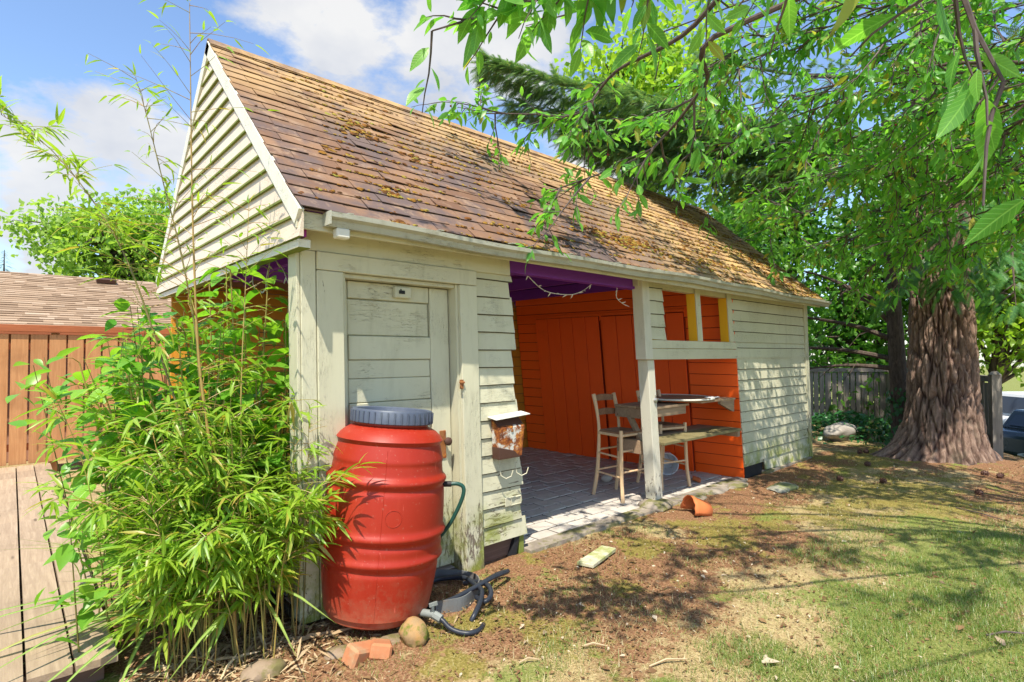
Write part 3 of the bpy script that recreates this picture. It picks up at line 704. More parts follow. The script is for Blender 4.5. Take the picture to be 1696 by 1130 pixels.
# door
door = one_box('door', 'paint_z', shed, .285, 1.128, .105, .125, .03, 2.016, warp=warp)
def dbox(name, x0, x1, z0, z1, y0=.082, y1=.104, mat='paint_x', bv=.004):
    return one_box(name, mat, door, x0, x1, y0, y1, z0, z1, warp=warp, bevel=bv)
dbox('stile', .965, 1.126, .03, 2.014, .072, .104, 'paint_z'); dbox('stile', .287, .33, .03, 2.014, .078, .104, 'paint_z')
dbox('rail', .334, .958, 1.905, 2.014, .075); dbox('panel', .334, .955, 1.67, 1.898, .086)
dbox('rail', .334, .962, 1.512, 1.664, .071); dbox('panel', .334, .962, 1.39, 1.508, .084); dbox('panel', .334, .962, 1.235, 1.387, .082)
dbox('rail', .334, .962, 1.06, 1.23, .075); dbox('panel', .334, .962, .30, 1.054, .088); dbox('rail', .334, .962, .03, .296, .075)
m = MB(); m.box(.66, .79, .035, .072, 1.925, 2.0); lk = m.build('rim_lock', 'paint_clean', door, warp=warp, bevel=.006)
m = MB(); m.box(.69, .735, .030, .0345, 1.952, 1.975); m.bar((.705, .033, 1.985), (.705, .033, 1.97), .008, .004, up=(0, 1, 0)); m.build('keyhole', 'dark', lk, warp=warp)
m = MB(); m.box(1.02, 1.075, .064, .0715, .80, 1.0); lp = m.build('lock_plate', 'rust', door, warp=warp, bevel=.003)
m = MB(); kn = Matrix.Translation((1.062, .064, .925)) @ Matrix.Rotation(math.radians(90), 4, 'X')
m.lathe([(.010, 0), (.010, .02), (.022, .026), (.030, .038), (.030, .05), (.020, .058), (.002, .06)], 16, kn); m.build('knob', 'iron', lp, True, warp=warp)
m = MB(); m.bar((1.145, -.045, 1.30), (1.145, -.045, 1.365), .03, .008, up=(0, 1, 0)); m.tube([(1.125, -.05, 1.345), (1.165, -.052, 1.345)], .008, 6); m.tube([(1.14, -.052, 1.30), (1.13, -.06, 1.31), (1.125, -.055, 1.33)], .005, 6)
m.build('latch', 'rust', door, warp=warp)
# clapboards: (x range at ground, z range)
def clap(parent, x0, x1, z0, z1, mat, y=0.0, step=.1325, ragged=0.0, seg=4, wf=warp, face=-1, gap='lap_shade'):
    z = z0
    while z < z1 - .02:
        zt = min(z + step, z1); m = MB(); e0 = jit(.004) * (1 + ragged * 6); e1 = jit(.004) * (1 + ragged * 6)
        tl = jit(.004)
        for q in range(seg):
            xa = x0 + e0 * 0 + (x1 + e1 - x0) * q / seg; xb = x0 + (x1 + e1 - x0) * (q + 1) / seg
            wa = .003 * mnoise.noise(Vector((xa * 3, z * 11, 2))) + tl * (q / seg - .5); wb = .003 * mnoise.noise(Vector((xb * 3, z * 11, 2))) + tl * ((q + 1) / seg - .5)
            yo = y + face * .020; yi = y
            xe = jit(.008) * ragged if q == seg - 1 else 0
            m.hexa([(xa, yo, z + wa), (xb, yo, z + wb), (xb, yi, z + wb), (xa, yi, z + wa),
                    (xa, y + face * .005, zt + .008 + wa), (xb + xe, y + face * .005, zt + .008 + wb), (xb, yi, zt + .008), (xa, yi, zt + .008)])
            if z > z0 + .01:
                m.cur = 1; m.hexa([(xa, y + face * .0135, z - .008 + wa), (xb, y + face * .0135, z - .008 + wb), (xb, yi, z - .008 + wb), (xa, yi, z - .008 + wa), (xa, y + face * .0185, z - .0005 + wa), (xb, y + face * .0185, z - .0005 + wb), (xb, yi, z - .0005 + wb), (xa, yi, z - .0005 + wa)]); m.cur = 0  # thin dark strip painted in as the shadow line under the board above
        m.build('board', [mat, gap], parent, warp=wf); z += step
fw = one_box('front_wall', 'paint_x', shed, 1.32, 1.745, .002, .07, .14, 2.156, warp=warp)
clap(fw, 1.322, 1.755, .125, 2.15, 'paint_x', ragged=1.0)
# foot of the siding: brown board, black liner and the green corner stud
sk = one_box('skirt_board', 'brownboard', shed, 1.33, 1.70, .03, .06, -.02, .125, warp=warp)
one_box('stud', ['algae'], shed, 1.70, 1.752, .0, .09, -.04, .20)
m = MB(); m.hexa([(1.60, .0, -.02), (1.66, -.01, -.02), (1.66, .03, -.02), (1.60, .03, -.02), (1.66, .0, .12), (1.70, -.01, .13), (1.70, .03, .13), (1.66, .03, .12)])
m.build('liner', 'dark', sk)
# post, rail and the windowed part
one_box('post', 'paint_post', shed, 3.605, 3.735, .0, .125, .055, 1.487, warp=warp, bevel=.006)
one_box('post', 'paint_post', shed, 3.535, 3.672, -.03, .10, 1.49, 2.299, warp=warp, bevel=.006)
one_box('plate', 'paint_clean', shed, 3.50, 7.72, .0, .09, 2.225, 2.299, warp=warp)
one_box('rail_board', 'paint_x', shed, 3.674, 5.56, -.025, .0, 1.49, 1.602, warp=warp)
one_box('rail_board', 'paint_x', shed, 3.674, 5.56, -.018, .0, 1.606, 1.69, warp=warp)
one_box('rail_frame', 'yellow', shed, 3.674, 5.5, .003, .09, 1.495, 1.68, warp=warp)
uw = one_box('window_wall', 'yellow', shed, 3.674, 3.972, .003, .09, 1.69, 2.224, warp=warp)
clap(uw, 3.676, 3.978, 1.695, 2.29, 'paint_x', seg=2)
for x0 in (4.64, 5.385):
    s_ = one_box('window_stud', 'yellow', shed, x0, x0 + .09, -.004, .10, 1.69, 2.224, warp=warp)
    one_box('stud_face', 'paint_z', s_, x0, x0 + .10, -.02, -.006, 1.693, 2.285, warp=warp)
# closed store room front
rw = one_box('store_wall', 'paint_x', shed, 5.555, 7.62, .003, .07, .12, 2.224, warp=warp)
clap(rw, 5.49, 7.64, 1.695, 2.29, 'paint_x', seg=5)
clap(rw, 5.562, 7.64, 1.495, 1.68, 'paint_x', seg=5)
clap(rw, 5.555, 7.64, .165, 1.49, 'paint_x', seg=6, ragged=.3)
m = MB(); m.hexa([(6.15, -.018, .02), (7.64, -.018, -.03), (7.64, .0, -.03), (6.15, .0, .02), (6.12, -.006, .165), (7.64, -.006, .165), (7.64, .0, .165), (6.12, .0, .165)]); m.build('board', 'paint_x', rw, warp=warp)
one_box('corner_post', 'paint_z', shed, 7.642, 7.76, -.03, .09, -.02, 2.299, warp=warp)
one_box('end_wall', 'paint_z', shed, 7.60, 7.64, .09, 3.4, -.02, 2.30)
m = MB(); m.box(5.62, 6.12, .02, .06, -.05, .16); m.build('foundation', 'dark', shed)
m = MB(); m.box(6.1, 7.7, -.05, .05, -.07, .005); m.build('footing', 'kerb', shed)
# back wall
bw = one_box('back_wall', 'ochre', shed, -.05, 5.4, 3.462, 3.50, -.02, 2.30)
clap(bw, -.02, 5.2, .0, 2.28, 'ochre', y=3.46, seg=2, wf=None, step=.15, gap='brownboard')
# partition: orange boards and a pair of plank doors
PU = Vector((5.1 - 5.53, 3.45, 0)).normalized(); PN = Vector((PU.y, -PU.x, 0))    # PN points away from the viewer
def pp(u, zz, dep): q = Vector((5.53, 0, 0)) + PU * u + Vector((-.12 * zz, 0, zz)) + PN * dep; return q
def pbox(name, mat, parent, u0, u1, z0, z1, d0, d1, bevel=.003):
    m = MB(); m.hexa([pp(u0, z0, d0), pp(u0, z0, d1), pp(u1, z0, d1), pp(u1, z0, d0), pp(u0, z1, d0), pp(u0, z1, d1), pp(u1, z1, d1), pp(u1, z1, d0)])
    return m.build(name, mat, parent, bevel=bevel)
part = pbox('partition', 'orange_y', shed, -.0, 3.46, .0, 2.50, .012, .05)
z = -.03
while z < 2.44:
    zt = min(z + .147, 2.5)
    for u0, u1 in (((-.01, .60), (3.08, 3.455)) if zt < 2.14 else ((-.01, 3.455),)):
        m = MB(); m.hexa([pp(u0, z, -.016), pp(u0, z, .01), pp(u1, z, .01), pp(u1, z, -.016), pp(u0, zt + .005, -.002), pp(u0, zt + .005, .01), pp(u1, zt + .005, .01), pp(u1, zt + .005, -.002)])
        m.cur = 1; m.hexa([pp(u0, z - .008, -.0105), pp(u0, z - .008, .01), pp(u1, z - .008, .01), pp(u1, z - .008, -.0105), pp(u0, z - .0005, -.0145), pp(u0, z - .0005, .01), pp(u1, z - .0005, .01), pp(u1, z - .0005, -.0145)]); m.cur = 0  # dark red strip drawn in as shade below each orange lap
        m.build('board', ['orange_y', 'orange_gap_shade'], part)
    z += .147
for a, b in ((.62, 1.86), (1.90, 3.06)):
    dr = pbox('plank_door', 'orange_gap_shade', shed, a, b, .0, 2.095, -.022, .008)
    nb = 5; w = (b - a) / nb
    for k in range(nb): pbox('plank', 'orange_z', dr, a + k * w + .004, a + (k + 1) * w - .004, -.01 + jit(.008), 2.09 - (.006 if a < 1 else 0), -.042 + jit(.002), -.023, .003)
pbox('door_track', 'orange_y', shed, .60, 3.08, 2.10, 2.135, -.03, .008)
pbox('end_plate', 'navy', shed, -.05, .218, 2.46, 2.53, -.045, .055); pbox('tie_beam', 'navy', shed, .22, 3.25, 2.505, 2.70, -.05, .06)
m = MB(); g0, g1 = pp(.24, 2.70, .03), pp(3.1, 2.70, .03); gm = Vector((5.0, 1.71, 3.90))
m.v += [tuple(g0), tuple(g1), tuple(gm), tuple(g0 + PN * .03), tuple(g1 + PN * .03), tuple(gm + PN * .03)]; m.f += [(0, 2, 1), (3, 4, 5), (0, 1, 4, 3), (1, 2, 5, 4), (2, 0, 3, 5)]; m.mi += [0] * 5
m.build('attic_wall', 'navy', shed)
for x in (.55, 1.55, 2.5, 3.45, 4.4):
    one_box('ceiling_joist', 'purple', shed, x, x + .05, -.02, 3.5, 2.36, 2.50)
for x in np.arange(.1, 7.5, .61):
    m = MB(); m.bar((x, EY + .12, EZ + .02), (x, RY, RZ - .09), .045, .09, up=(0, 0, 1)); m.build('rafter', 'purple', shed)
    m = MB(); m.bar((x, BY - .12, BZ + .02), (x, RY, RZ - .09), .045, .09, up=(0, 0, 1)); m.build('rafter', 'purple', shed)
one_box('top_plate', 'purple', shed, -.05, 3.5, .062, .15, 2.20, 2.30)
# bottle opener on the post
m = MB(); px_, pz_ = 3.595, 1.072
m.lathe([(.030, 0), (.030, .006), (.024, .012), (.004, .014)], 6, Matrix.Translation((px_ - .0, -.002, pz_)) @ Matrix.Rotation(math.radians(90), 4, 'X'))
m.tube([(px_ - .028, -.012, pz_ + .005), (px_ - .015, -.03, pz_ + .018), (px_ + .015, -.03, pz_ + .018), (px_ + .028, -.012, pz_ + .005)], .006, 6); m.tube([(px_, -.004, pz_ + .03), (px_, -.008, pz_ + .055)], .008, 6)
op = m.build('bottle_opener', 'steel', smooth=True); tag(op, 'small metal bottle opener screwed to the white porch post', 'bottle opener')
# concrete strip, step block and pavers
m = MB(); N_ = 22
for q in range(N_):
    xa, xb = 1.76 + (5.5 - 1.76) * q / N_, 1.76 + (5.5 - 1.76) * (q + 1) / N_
    m.hexa([(xa, -.085 + jit(.02), -.09), (xb, -.085 + jit(.02), -.09), (xb, .07, -.09), (xa, .07, -.09), (xa, -.07 + .02 * mnoise.noise(Vector((xa * 4, 0, 0))), .002), (xb, -.07 + .02 * mnoise.noise(Vector((xb * 4, 0, 0))), .002), (xb, .07, .006), (xa, .07, .006)])
m.build('kerb', 'kerb', kind='structure')
m = MB(); m.blob((3.63, .02, .0), (.21, .16, .062), 3, .12, 2.0, 3); ft = m.build('post_footing', 'kerb', smooth=True); tag(ft, 'rough concrete block under the foot of the white porch post', 'footing')
floor = one_box('floor', 'mortar', None, .0, 5.52, .05, 3.46, -.06, -.008, bevel=0); floor['kind'] = 'structure'
pv = []
yy = .075; r_ = 0
while yy < 3.4:
    x = .02 - (.115 if r_ % 2 else 0) + jit(.02); hh = .165
    while x < 5.45:
        pv.append((max(x, .02), min(x + .245, 5.47), yy, min(yy + hh, 3.45))); x += .25
    yy += .17; r_ += 1
pc = np.array([((a + b) / 2, (c_ + d) / 2, 0) for a, b, c_, d in pv])
# keep as single pieces the pavers seen through the opening
vis = []
for (cx, cy, _) in pc:
    t = (0 - CAM.y) / (cy - CAM.y); xc = CAM.x + (cx - CAM.x) * t
    vis.append(1.0 if 1.65 < xc < 5.3 else 0.02)
order = np.argsort(-screen_size(pc, np.array(vis))); rest = MB()
for q, i in enumerate(order):
    a, b, c_, d = pv[i]; mb = MB() if q < 300 else rest; t = jit(.005); g = .004
    h = [jit(.003) for _ in range(4)]
    mb.hexa([(a + g, c_ + g, -.03), (b - g, c_ + g, -.03), (b - g, d - g, -.03), (a + g, d - g, -.03), (a + g + .003, c_ + g + .003, t + h[0]), (b - g - .003, c_ + g + .003, t + h[1]), (b - g - .003, d - g - .003, t + h[2]), (a + g + .003, d - g - .003, t + h[3])])
    if q < 300: mb.build('paver', 'paver', floor, bevel=.004)
rest.build('pavers', 'paver', floor, kind='stuff')

# ------------------------------------------------------------------ mailbox and plate on the siding
mbx = thing('mailbox', 'rusty white wall mailbox with open slot hanging on the narrow siding strip', 'mailbox', (1.52, -.03, .75))
xa, xb, ya, yb, za, zb = 1.385, 1.665, -.105, -.024, .765, 1.03
m = MB(); m.hexa([(xa + .02, ya + .01, za), (xb - .02, ya + .01, za), (xb - .02, yb, za), (xa + .02, yb, za), (xa, ya, zb - .03), (xb, ya, zb - .03), (xb, yb, zb + .03), (xa, yb, zb + .03)])
m.build('body', 'rust_box', mbx, bevel=.006)
m = MB(); m.hexa([(xa + .018, ya + .002, za - .004), (xb - .05, ya + .002, za - .004), (xb - .05, yb + .001, za - .004), (xa + .018, yb + .001, za - .004), (xa + .012, ya - .002, za + .09), (xb - .11, ya - .002, za + .05), (xb - .11, yb + .001, za + .05), (xa + .012, yb + .001, za + .09)])
m.build('bottom_wrap', 'iron', mbx, bevel=.003)
m = MB(); m.hexa([(xa + .012, ya + .015, zb - .028), (xb - .012, ya + .015, zb - .028), (xb - .012, yb - .01, zb + .022), (xa + .012, yb - .01, zb + .022), (xa + .012, ya + .012, zb - .018), (xb - .012, ya + .012, zb - .018), (xb - .012, yb - .012, zb + .034), (xa + .012, yb - .012, zb + .034)])
m.build('slot', 'iron', mbx)
m = MB(); m.hexa([(xa - .03, ya - .02, zb + .030), (xb + .035, ya - .02, zb + .052), (xb + .035, yb + .002, zb + .066), (xa - .03, yb + .002, zb + .044), (xa - .03, ya - .02, zb + .035), (xb + .035, ya - .02, zb + .057), (xb + .035, yb + .002, zb + .071), (xa - .03, yb + .002, zb + .049)])
m.build('lid', 'white_wire', mbx)
m = MB(); m.lathe([(.012, 0), (.012, .004), (.002, .005)], 12, Matrix.Translation((1.53, ya - .001, zb - .06)) @ Matrix.Rotation(math.radians(90), 4, 'X')); m.build('badge', 'rust', mbx, True)
for x0 in (1.44, 1.60):
    m = MB(); m.tube([(x0, -.06, .765), (x0 + .005, -.06, .69), (x0 + .012, -.066, .635), (x0 + .045, -.085, .61), (x0 + .085, -.10, .625), (x0 + .10, -.105, .67)], .0042, 6); m.build('paper_hook', 'paint_clean', mbx, True)
lh = thing('label_plate', 'small painted metal plate with a raised frame nailed low on the siding', 'plate', (1.57, -.02, .40))
one_box('backing', 'paint_clean', lh, 1.53, 1.70, -.0265, -.0205, .375, .445)
for b_ in ((1.585, 1.695, .435, .443), (1.585, 1.695, .378, .386), (1.585, 1.593, .387, .434), (1.687, 1.695, .387, .434)):
    one_box('frame_bar', 'paint_clean', lh, b_[0], b_[1], -.034, -.027, b_[2], b_[3])

# ------------------------------------------------------------------ rain barrel, bricks, hose
bl = thing('rain_barrel', 'red ribbed plastic rain barrel with blue grey screw lid before the door', 'barrel', (.345, -.2, 0))
TB = Matrix.Translation((.35, -.20, .02)) @ Vector((0, 0, 1)).rotation_difference(Vector((.095, -.005, 1.1)).normalized()).to_matrix().to_4x4()
prof = [(.0, .0), (.268, .0), (.285, .012), (.292, .04)]
def barrel_r(h):
    t = h / 1.08; return .292 + .063 * math.sin(math.pi * min(max((t * .93 + .03), 0), 1)) - .02 * max(0, t - .85) / .15
def ss_(a, b, t): t = min(max((t - a) / (b - a), 0), 1); return t * t * (3 - 2 * t)
ribs = [(.36, .016), (.50, .017), (.80, .016)]
for h in np.linspace(.05, 1.0, 96):
    r = barrel_r(h)
    for hc, amp in ribs:
        d = (h - hc) / .022; r += amp * math.exp(-d * d) - amp * .55 * math.exp(-((h - hc + .042) / .016) ** 2)
    r += .004 * (1 / (1 + math.exp(-(h - .955) / .004)) - 1 / (1 + math.exp(-(h - .99) / .004))) * 0
    r -= .006 * (ss_(.815, .83, h) - ss_(.895, .905, h))
    prof.append((r, h))
prof += [(.318, 1.025), (.300, 1.05), (.272, 1.075), (.243, 1.09), (.225, 1.097), (.218, 1.105), (.218, 1.13)]
m = MB(); m.lathe(prof, 72, TB); m.build('body', 'barrel', bl, True)
m = MB(); kn = TB @ Matrix.Translation((0, 0, 1.115))
m.lathe([(.236, 0), (.243, .004), (.243, .072), (.238, .08), (.226, .082), (.216, .076), (.206, .03), (.196, .018), (.10, .026), (.0, .03)], 72, kn)
lid = m.build('lid', 'lid', bl, True)
for k in range(40):
    a = 2 * math.pi * k / 40; m = MB(); d = Vector((math.cos(a), math.sin(a), 0))
    m.bar(kn @ (d * .2445 + Vector((0, 0, .006))), kn @ (d * .2445 + Vector((0, 0, .070))), .009, .009, up=(kn.to_3x3() @ d)); m.build('grip_rib', 'lid', lid)
# round moulding mark on the side that faces the lawn
an = math.radians(248); m = MB(); ring = []
for k in range(25):
    a = 2 * math.pi * k / 24; h = .62 + .045 * math.sin(a); th = an + .045 * math.cos(a) / barrel_r(.62); ring.append(TB @ Vector((math.cos(th) * (barrel_r(h) + .0005), math.sin(th) * (barrel_r(h) + .0005), h)))
m.tube(ring, .0022, 5, False); m.build('mould_ring', 'barrel', bl, True)
m = MB(); m.tube([TB @ Vector((math.cos(math.radians(238)) * (r_ + .0004), math.sin(math.radians(238)) * (r_ + .0004), h_)) for r_, h_ in prof[4:98]], .0014, 4, False); m.build('mould_seam', 'barrel', bl, True)
m = MB(); m.tube([(.655, -.305, .742), (.70, -.343, .738)], .028, 12); m.tube([(.695, -.338, .738), (.76, -.392, .738)], .018, 10); m.build('outlet_fitting', 'dark', bl, True)
def smooth_path(P, k=6):
    P = [Vector(p) for p in P]; out = []
    for i in range(len(P) - 1):
        p0, p1, p2, p3 = P[max(i - 1, 0)], P[i], P[i + 1], P[min(i + 2, len(P) - 1)]
        for q in range(k):
            t = q / k; out.append(.5 * ((2 * p1) + (p2 - p0) * t + (2 * p0 - 5 * p1 + 4 * p2 - p3) * t * t + (3 * p1 - p0 - 3 * p2 + p3) * t ** 3))
    return out + [P[-1]]
gh = MB(); gh.tube(smooth_path([(.75, -.385, .738), (.79, -.415, .738), (.818, -.437, .715), (.815, -.436, .66), (.79, -.412, .575), (.75, -.372, .473), (.70, -.31, .38), (.66, -.22, .30), (.68, -.1, .12), (.80, -.03, .02)]), .0125, 10)
tag(gh.build('garden_hose', 'hose_green', smooth=True), 'short green hose hanging from the side of the red barrel', 'hose')
hoses = [[(.614, -.343, .02), (.724, -.406, .03), (.917, -.404, .05), (1.09, -.393, .07), (1.262, -.346, .05), (1.295, -.30, .03), (1.226, -.28, .02), (1.091, -.33, .03), (.915, -.38, .02), (.797, -.383, .0), (.642, -.30, -.01), (.66, -.12, -.01), (.864, -.033, .0), (.961, -.084, .01), (1.025, -.185, .025), (.984, -.344, .04), (.946, -.462, .05), (.873, -.54, .03), (.784, -.598, .0), (.752, -.603, -.03)],
         [(1.0, -.20, .0), (1.055, -.281, .02), (1.013, -.448, .055), (.976, -.517, .03), (.916, -.529, .01), (.93, -.43, .0)]]
m = MB()
for hp in hoses: m.tube(smooth_path(hp), .0155, 10)
tag(m.build('soaker_hose', 'hose_black', smooth=True), 'thick black hose lying in loose loops on the soil by the door', 'hose')
m = MB(); m.tube(smooth_path([(.53, -.56, .055), (.551, -.60, .035), (.56, -.65, .012), (.585, -.70, -.002), (.625, -.745, -.006), (.69, -.75, -.01), (.778, -.687, -.03)]), .014, 10)
hs = m.build('drain_hose', 'hose_black', smooth=True); tag(hs, 'short black hose end joined to the grey tap below the barrel', 'hose')
tp = thing('barrel_tap', 'small grey plastic tap at the foot of the red barrel', 'tap', (.52, -.5, .03))
m = MB(); m.tube([(.47, -.41, .05), (.53, -.55, .058)], .022, 10); m.build('body', 'tap', tp, True)
m = MB(); m.tube([(.525, -.535, .06), (.515, -.55, .12)], .011, 8); m.bar((.495, -.545, .118), (.54, -.56, .125), .012, .02); m.build('handle', 'tap', tp, True)
m = MB(); m.tube([(.528, -.548, .057), (.546, -.592, .042)], .025, 8); m.build('collar', 'tap', tp, True)
m = MB(); epts = smooth_path([(.80, .02, -.01), (.913, .03, -.01), (.986, -.03, -.01), (1.053, -.111, -.01), (1.084, -.211, -.01), (1.045, -.314, -.01), (.927, -.402, -.01), (.794, -.448, -.01), (.643, -.392, -.01)])
for a, b in zip(epts[:-1], epts[1:]): m.bar(a + Vector((0, 0, .015)), b + Vector((0, 0, .015)), .006, .085)
tag(m.build('lawn_edging', 'edge_grey'), 'grey plastic edging strip curving round the soil by the door', 'edging')
for (x, y, r, s_, nm, mt, lb) in ((.075, -.55, .25, (.085, .05, .05), 'brick', 'brick', 'orange brick piece under the front of the barrel, standing on end'), (.175, -.57, 1.1, (.085, .055, .04), 'brick', 'brick', 'pale orange brick piece lying flat under the barrel front')):
    m = MB(); m.box(-s_[0], s_[0], -s_[1], s_[1], -s_[2], s_[2])
    o = m.build(nm, mt, bevel=.012); o.location = (x, y, -.005); o.rotation_euler = (.2, .3, r); tag(o, lb, 'brick', 'bricks under the barrel')
m = MB(); m.blob((.36, -.60, .03), (.075, .095, .075), 3, .22, 1.4, 5); tag(m.build('stone', 'moss_stone', smooth=True), 'rounded orange stone patched with moss against the barrel foot', 'stone')
m = MB(); m.blob((-.335, -.35, -.02), (.10, .075, .055), 3, .3, 1.4, 8); tag(m.build('stone', 'rock_brown', smooth=True), 'brown rock half buried in litter at the edge of the bamboo', 'stone')
for k, (x, y) in enumerate(((.02, -.42), (.28, -.5))):
    m = MB(); m.blob((x, y, -.03), (.09, .07, .035), 2, .3, 1.4, 11 + k); tag(m.build('stone', 'rock_brown', smooth=True), ('dark flat stone in the litter left of the barrel' if k == 0 else 'flat brown stone wedged under the barrel between brick and mossy stone'), 'stone')

# ------------------------------------------------------------------ bar stools, table, bench
def stool(loc, rot, label):
    t = thing('bar_stool', label, 'stool', loc, 'rush seated bar stools under the window'); t['local'] = 1; t.rotation_euler = (0, 0, rot)
    SH, TH, w, d = .72, 1.10, .36, .36
    for sx in (-1, 1):
        # rear post (at +y) curves back above the seat, front leg splays
        m = MB(); path = smooth_path([(sx * .185, .22, 0), (sx * .172, .17, .30), (sx * .165, .155, .70), (sx * .165, .185, .92), (sx * .165, .235, TH)], 4)
        m.tube(path, [.019 + .003 * math.sin(i * .5) for i in range(len(path))], 8); m.build('leg', 'stool', t, True)
        m = MB(); path = smooth_path([(sx * .215, -.225, 0), (sx * .20, -.195, .25), (sx * .19, -.18, .74)], 4); m.tube(path, [.020] * len(path), 8); m.build('leg', 'stool', t, True)
        for zz in (.25, .46):
            m = MB(); m.tube([(sx * .20, -.19, zz), (sx * .176, .17, zz + .01)], .0105, 8); m.build('stretcher', 'stool', t, True)
        m = MB(); m.tube([(sx * .19, -.175, SH - .035), (sx * .168, .15, SH - .035)], .016, 8); m.build('seat_rail', 'stool', t, True)
    for yy_, zz in ((-.19, .30), (-.185, .52), (.165, .28), (.16, .50)):
        m = MB(); m.tube([(-.195 if yy_ < 0 else -.172, yy_, zz), (.195 if yy_ < 0 else .172, yy_, zz)], .0105, 8); m.build('stretcher', 'stool', t, True)
    m = MB(); m.tube([(-.19, -.178, SH - .035), (.19, -.178, SH - .035)], .016, 8); m.build('seat_rail', 'stool', t, True)
    # woven rush seat: four wedges of cords rising to the edges
    m = MB(); nr = 11
    for k in range(nr):
        f0 = 1 - k / nr; f1 = 1 - (k + 1) / nr; z0 = SH - .012 - .02 * (k / nr); 
        q = [(-.195, -.19), (.195, -.19), (.17, .165), (-.17, .165)]
        for e in range(4):
            (x0, y0), (x1, y1) = q[e], q[(e + 1) % 4]
            m.tube([(x0 * (f0 + f1) / 2, y0 * (f0 + f1) / 2, z0), (x1 * (f0 + f1) / 2, y1 * (f0 + f1) / 2, z0)], .0115, 5)
    m.build('rush_seat', 'rush', t, True)
    for zz, yb_ in ((.90, .19), (1.055, .225)):
        m = MB(); ns = 8
        for q in range(ns):
            a0, a1 = q / ns, (q + 1) / ns; X0, X1 = -.165 + .33 * a0, -.165 + .33 * a1; B0, B1 = .03 * math.sin(math.pi * a0), .03 * math.sin(math.pi * a1)
            H0, H1 = .012 * math.sin(math.pi * a0), .012 * math.sin(math.pi * a1)
            m.hexa([(X0, yb_ + B0 - .008, zz - .032), (X1, yb_ + B1 - .008, zz - .032), (X1, yb_ + B1 + .008, zz - .032), (X0, yb_ + B0 + .008, zz - .032), (X0, yb_ + B0 - .008, zz + .028 + H0), (X1, yb_ + B1 - .008, zz + .028 + H1), (X1, yb_ + B1 + .008, zz + .028 + H1), (X0, yb_ + B0 + .008, zz + .028 + H0)])
        m.build('back_slat', 'rush', t, True)
    return t
stool((3.67, .50, .0), math.radians(-4), 'rush seated ladder back bar stool standing left of the white post')
stool((4.46, .48, .0), math.radians(-14), 'rush seated bar stool half hidden right of the post, beside the white bucket')
tb = thing('bar_table', 'weathered plank bar table propped on a slanted brace behind the post', 'table', (3.9, .4, .0))
y = .14
for k in range(5):
    one_box('plank', 'tablewood', tb, 3.755 + jit(.01), 4.50 + jit(.02), y, y + .098, .955, .98 + jit(.002)); y += .102
one_box('apron', 'tablewood', tb, 3.77, 3.80, .16, .64, .845, .953); one_box('apron', 'tablewood', tb, 3.80, 4.46, .16, .185, .865, .953); one_box('apron', 'tablewood', tb, 3.80, 4.46, .61, .635, .865, .953)
m = MB(); m.bar((3.80, .46, .86), (3.70, .13, .44), .04, .075, up=(1, 0, 0)); m.build('brace', 'tablewood', tb, bevel=.004)
sh = thing('wall_shelf', 'dark plank shelf at table height fixed to the orange wall by brackets', 'shelf', (4.8, .3, .98))
one_box('board', 'tablewood', sh, 4.52, 5.34, .0, .30, .985, 1.008); one_box('board', 'tablewood', sh, 4.52, 5.33, .303, .58, .985, 1.008)
m = MB(); m.hexa([(5.31, .02, .84), (5.345, .02, .84), (5.345, .055, .84), (5.31, .055, .84), (5.0, .02, .95), (5.345, .02, .95), (5.345, .055, .95), (5.0, .055, .95)]); m.hexa([(5.0, .02, .951), (5.345, .02, .951), (5.345, .055, .951), (5.0, .055, .951), (5.0, .02, .983), (5.345, .02, .983), (5.345, .055, .983), (5.0, .055, .983)]); m.build('bracket', 'tablewood', sh)
m = MB(); m.lathe([(.43, 0), (.44, .006), (.44, .018), (.425, .02), (.418, .012), (.0, .012)], 48, Matrix.Translation((4.64, .40, 1.009))); ty = thing('round_tray', 'large round tray with a white rim lying on the wall shelf', 'tray', (4.64, .4, 1.0))
m.build('base', 'tablewood', ty, True)
m = MB(); 
for k in range(48):
    a, b = 2 * math.pi * k / 48, 2 * math.pi * (k + 1) / 48
    m.tube([(4.64 + .434 * math.cos(a), .40 + .434 * math.sin(a), 1.026), (4.64 + .434 * math.cos(b), .40 + .434 * math.sin(b), 1.026)], .010, 6, False)
m.build('rim', 'white_wire', ty, True)
m = MB(); N_ = 8
for i in range(N_ + 1):
    for j in range(5):
        m.v.append((4.82 + .2 * i / N_, .03 + .10 * j / 4 + .01 * math.sin(i), 1.031 + .018 * abs(mnoise.noise(Vector((i * .9, j * .8, 3))))))
for i in range(N_):
    for j in range(4): a = i * 5 + j; m.f.append((a, a + 5, a + 6, a + 1)); m.mi.append(0)
rg = m.build('cloth', 'white_plastic', smooth=True); rg.modifiers.new('s', 'SOLIDIFY').thickness = .006; tag(rg, 'crumpled pale cloth on the rim of the round tray', 'cloth')
bn = thing('wall_bench', 'green mossy plank bench fixed between the post and the orange wall', 'bench', (4.4, .2, .0))
m = MB(); m.hexa([(3.72, -.03, .60), (5.36, -.06, .605), (5.36, .26, .605), (3.72, .26, .60), (3.72, -.03, .632), (5.36, -.06, .637), (5.36, .26, .637), (3.72, .26, .632)]); m.build('plank', 'bench', bn, bevel=.004)
one_box('plank', 'tablewood', bn, 3.66, 5.34, .265, .50, .60, .635)
one_box('cleat', 'tablewood', bn, 5.33, 5.39, -.03, .45, .53, .598)
one_box('apron', 'tablewood', bn, 3.64, 3.66, .18, .52, .49, .63)
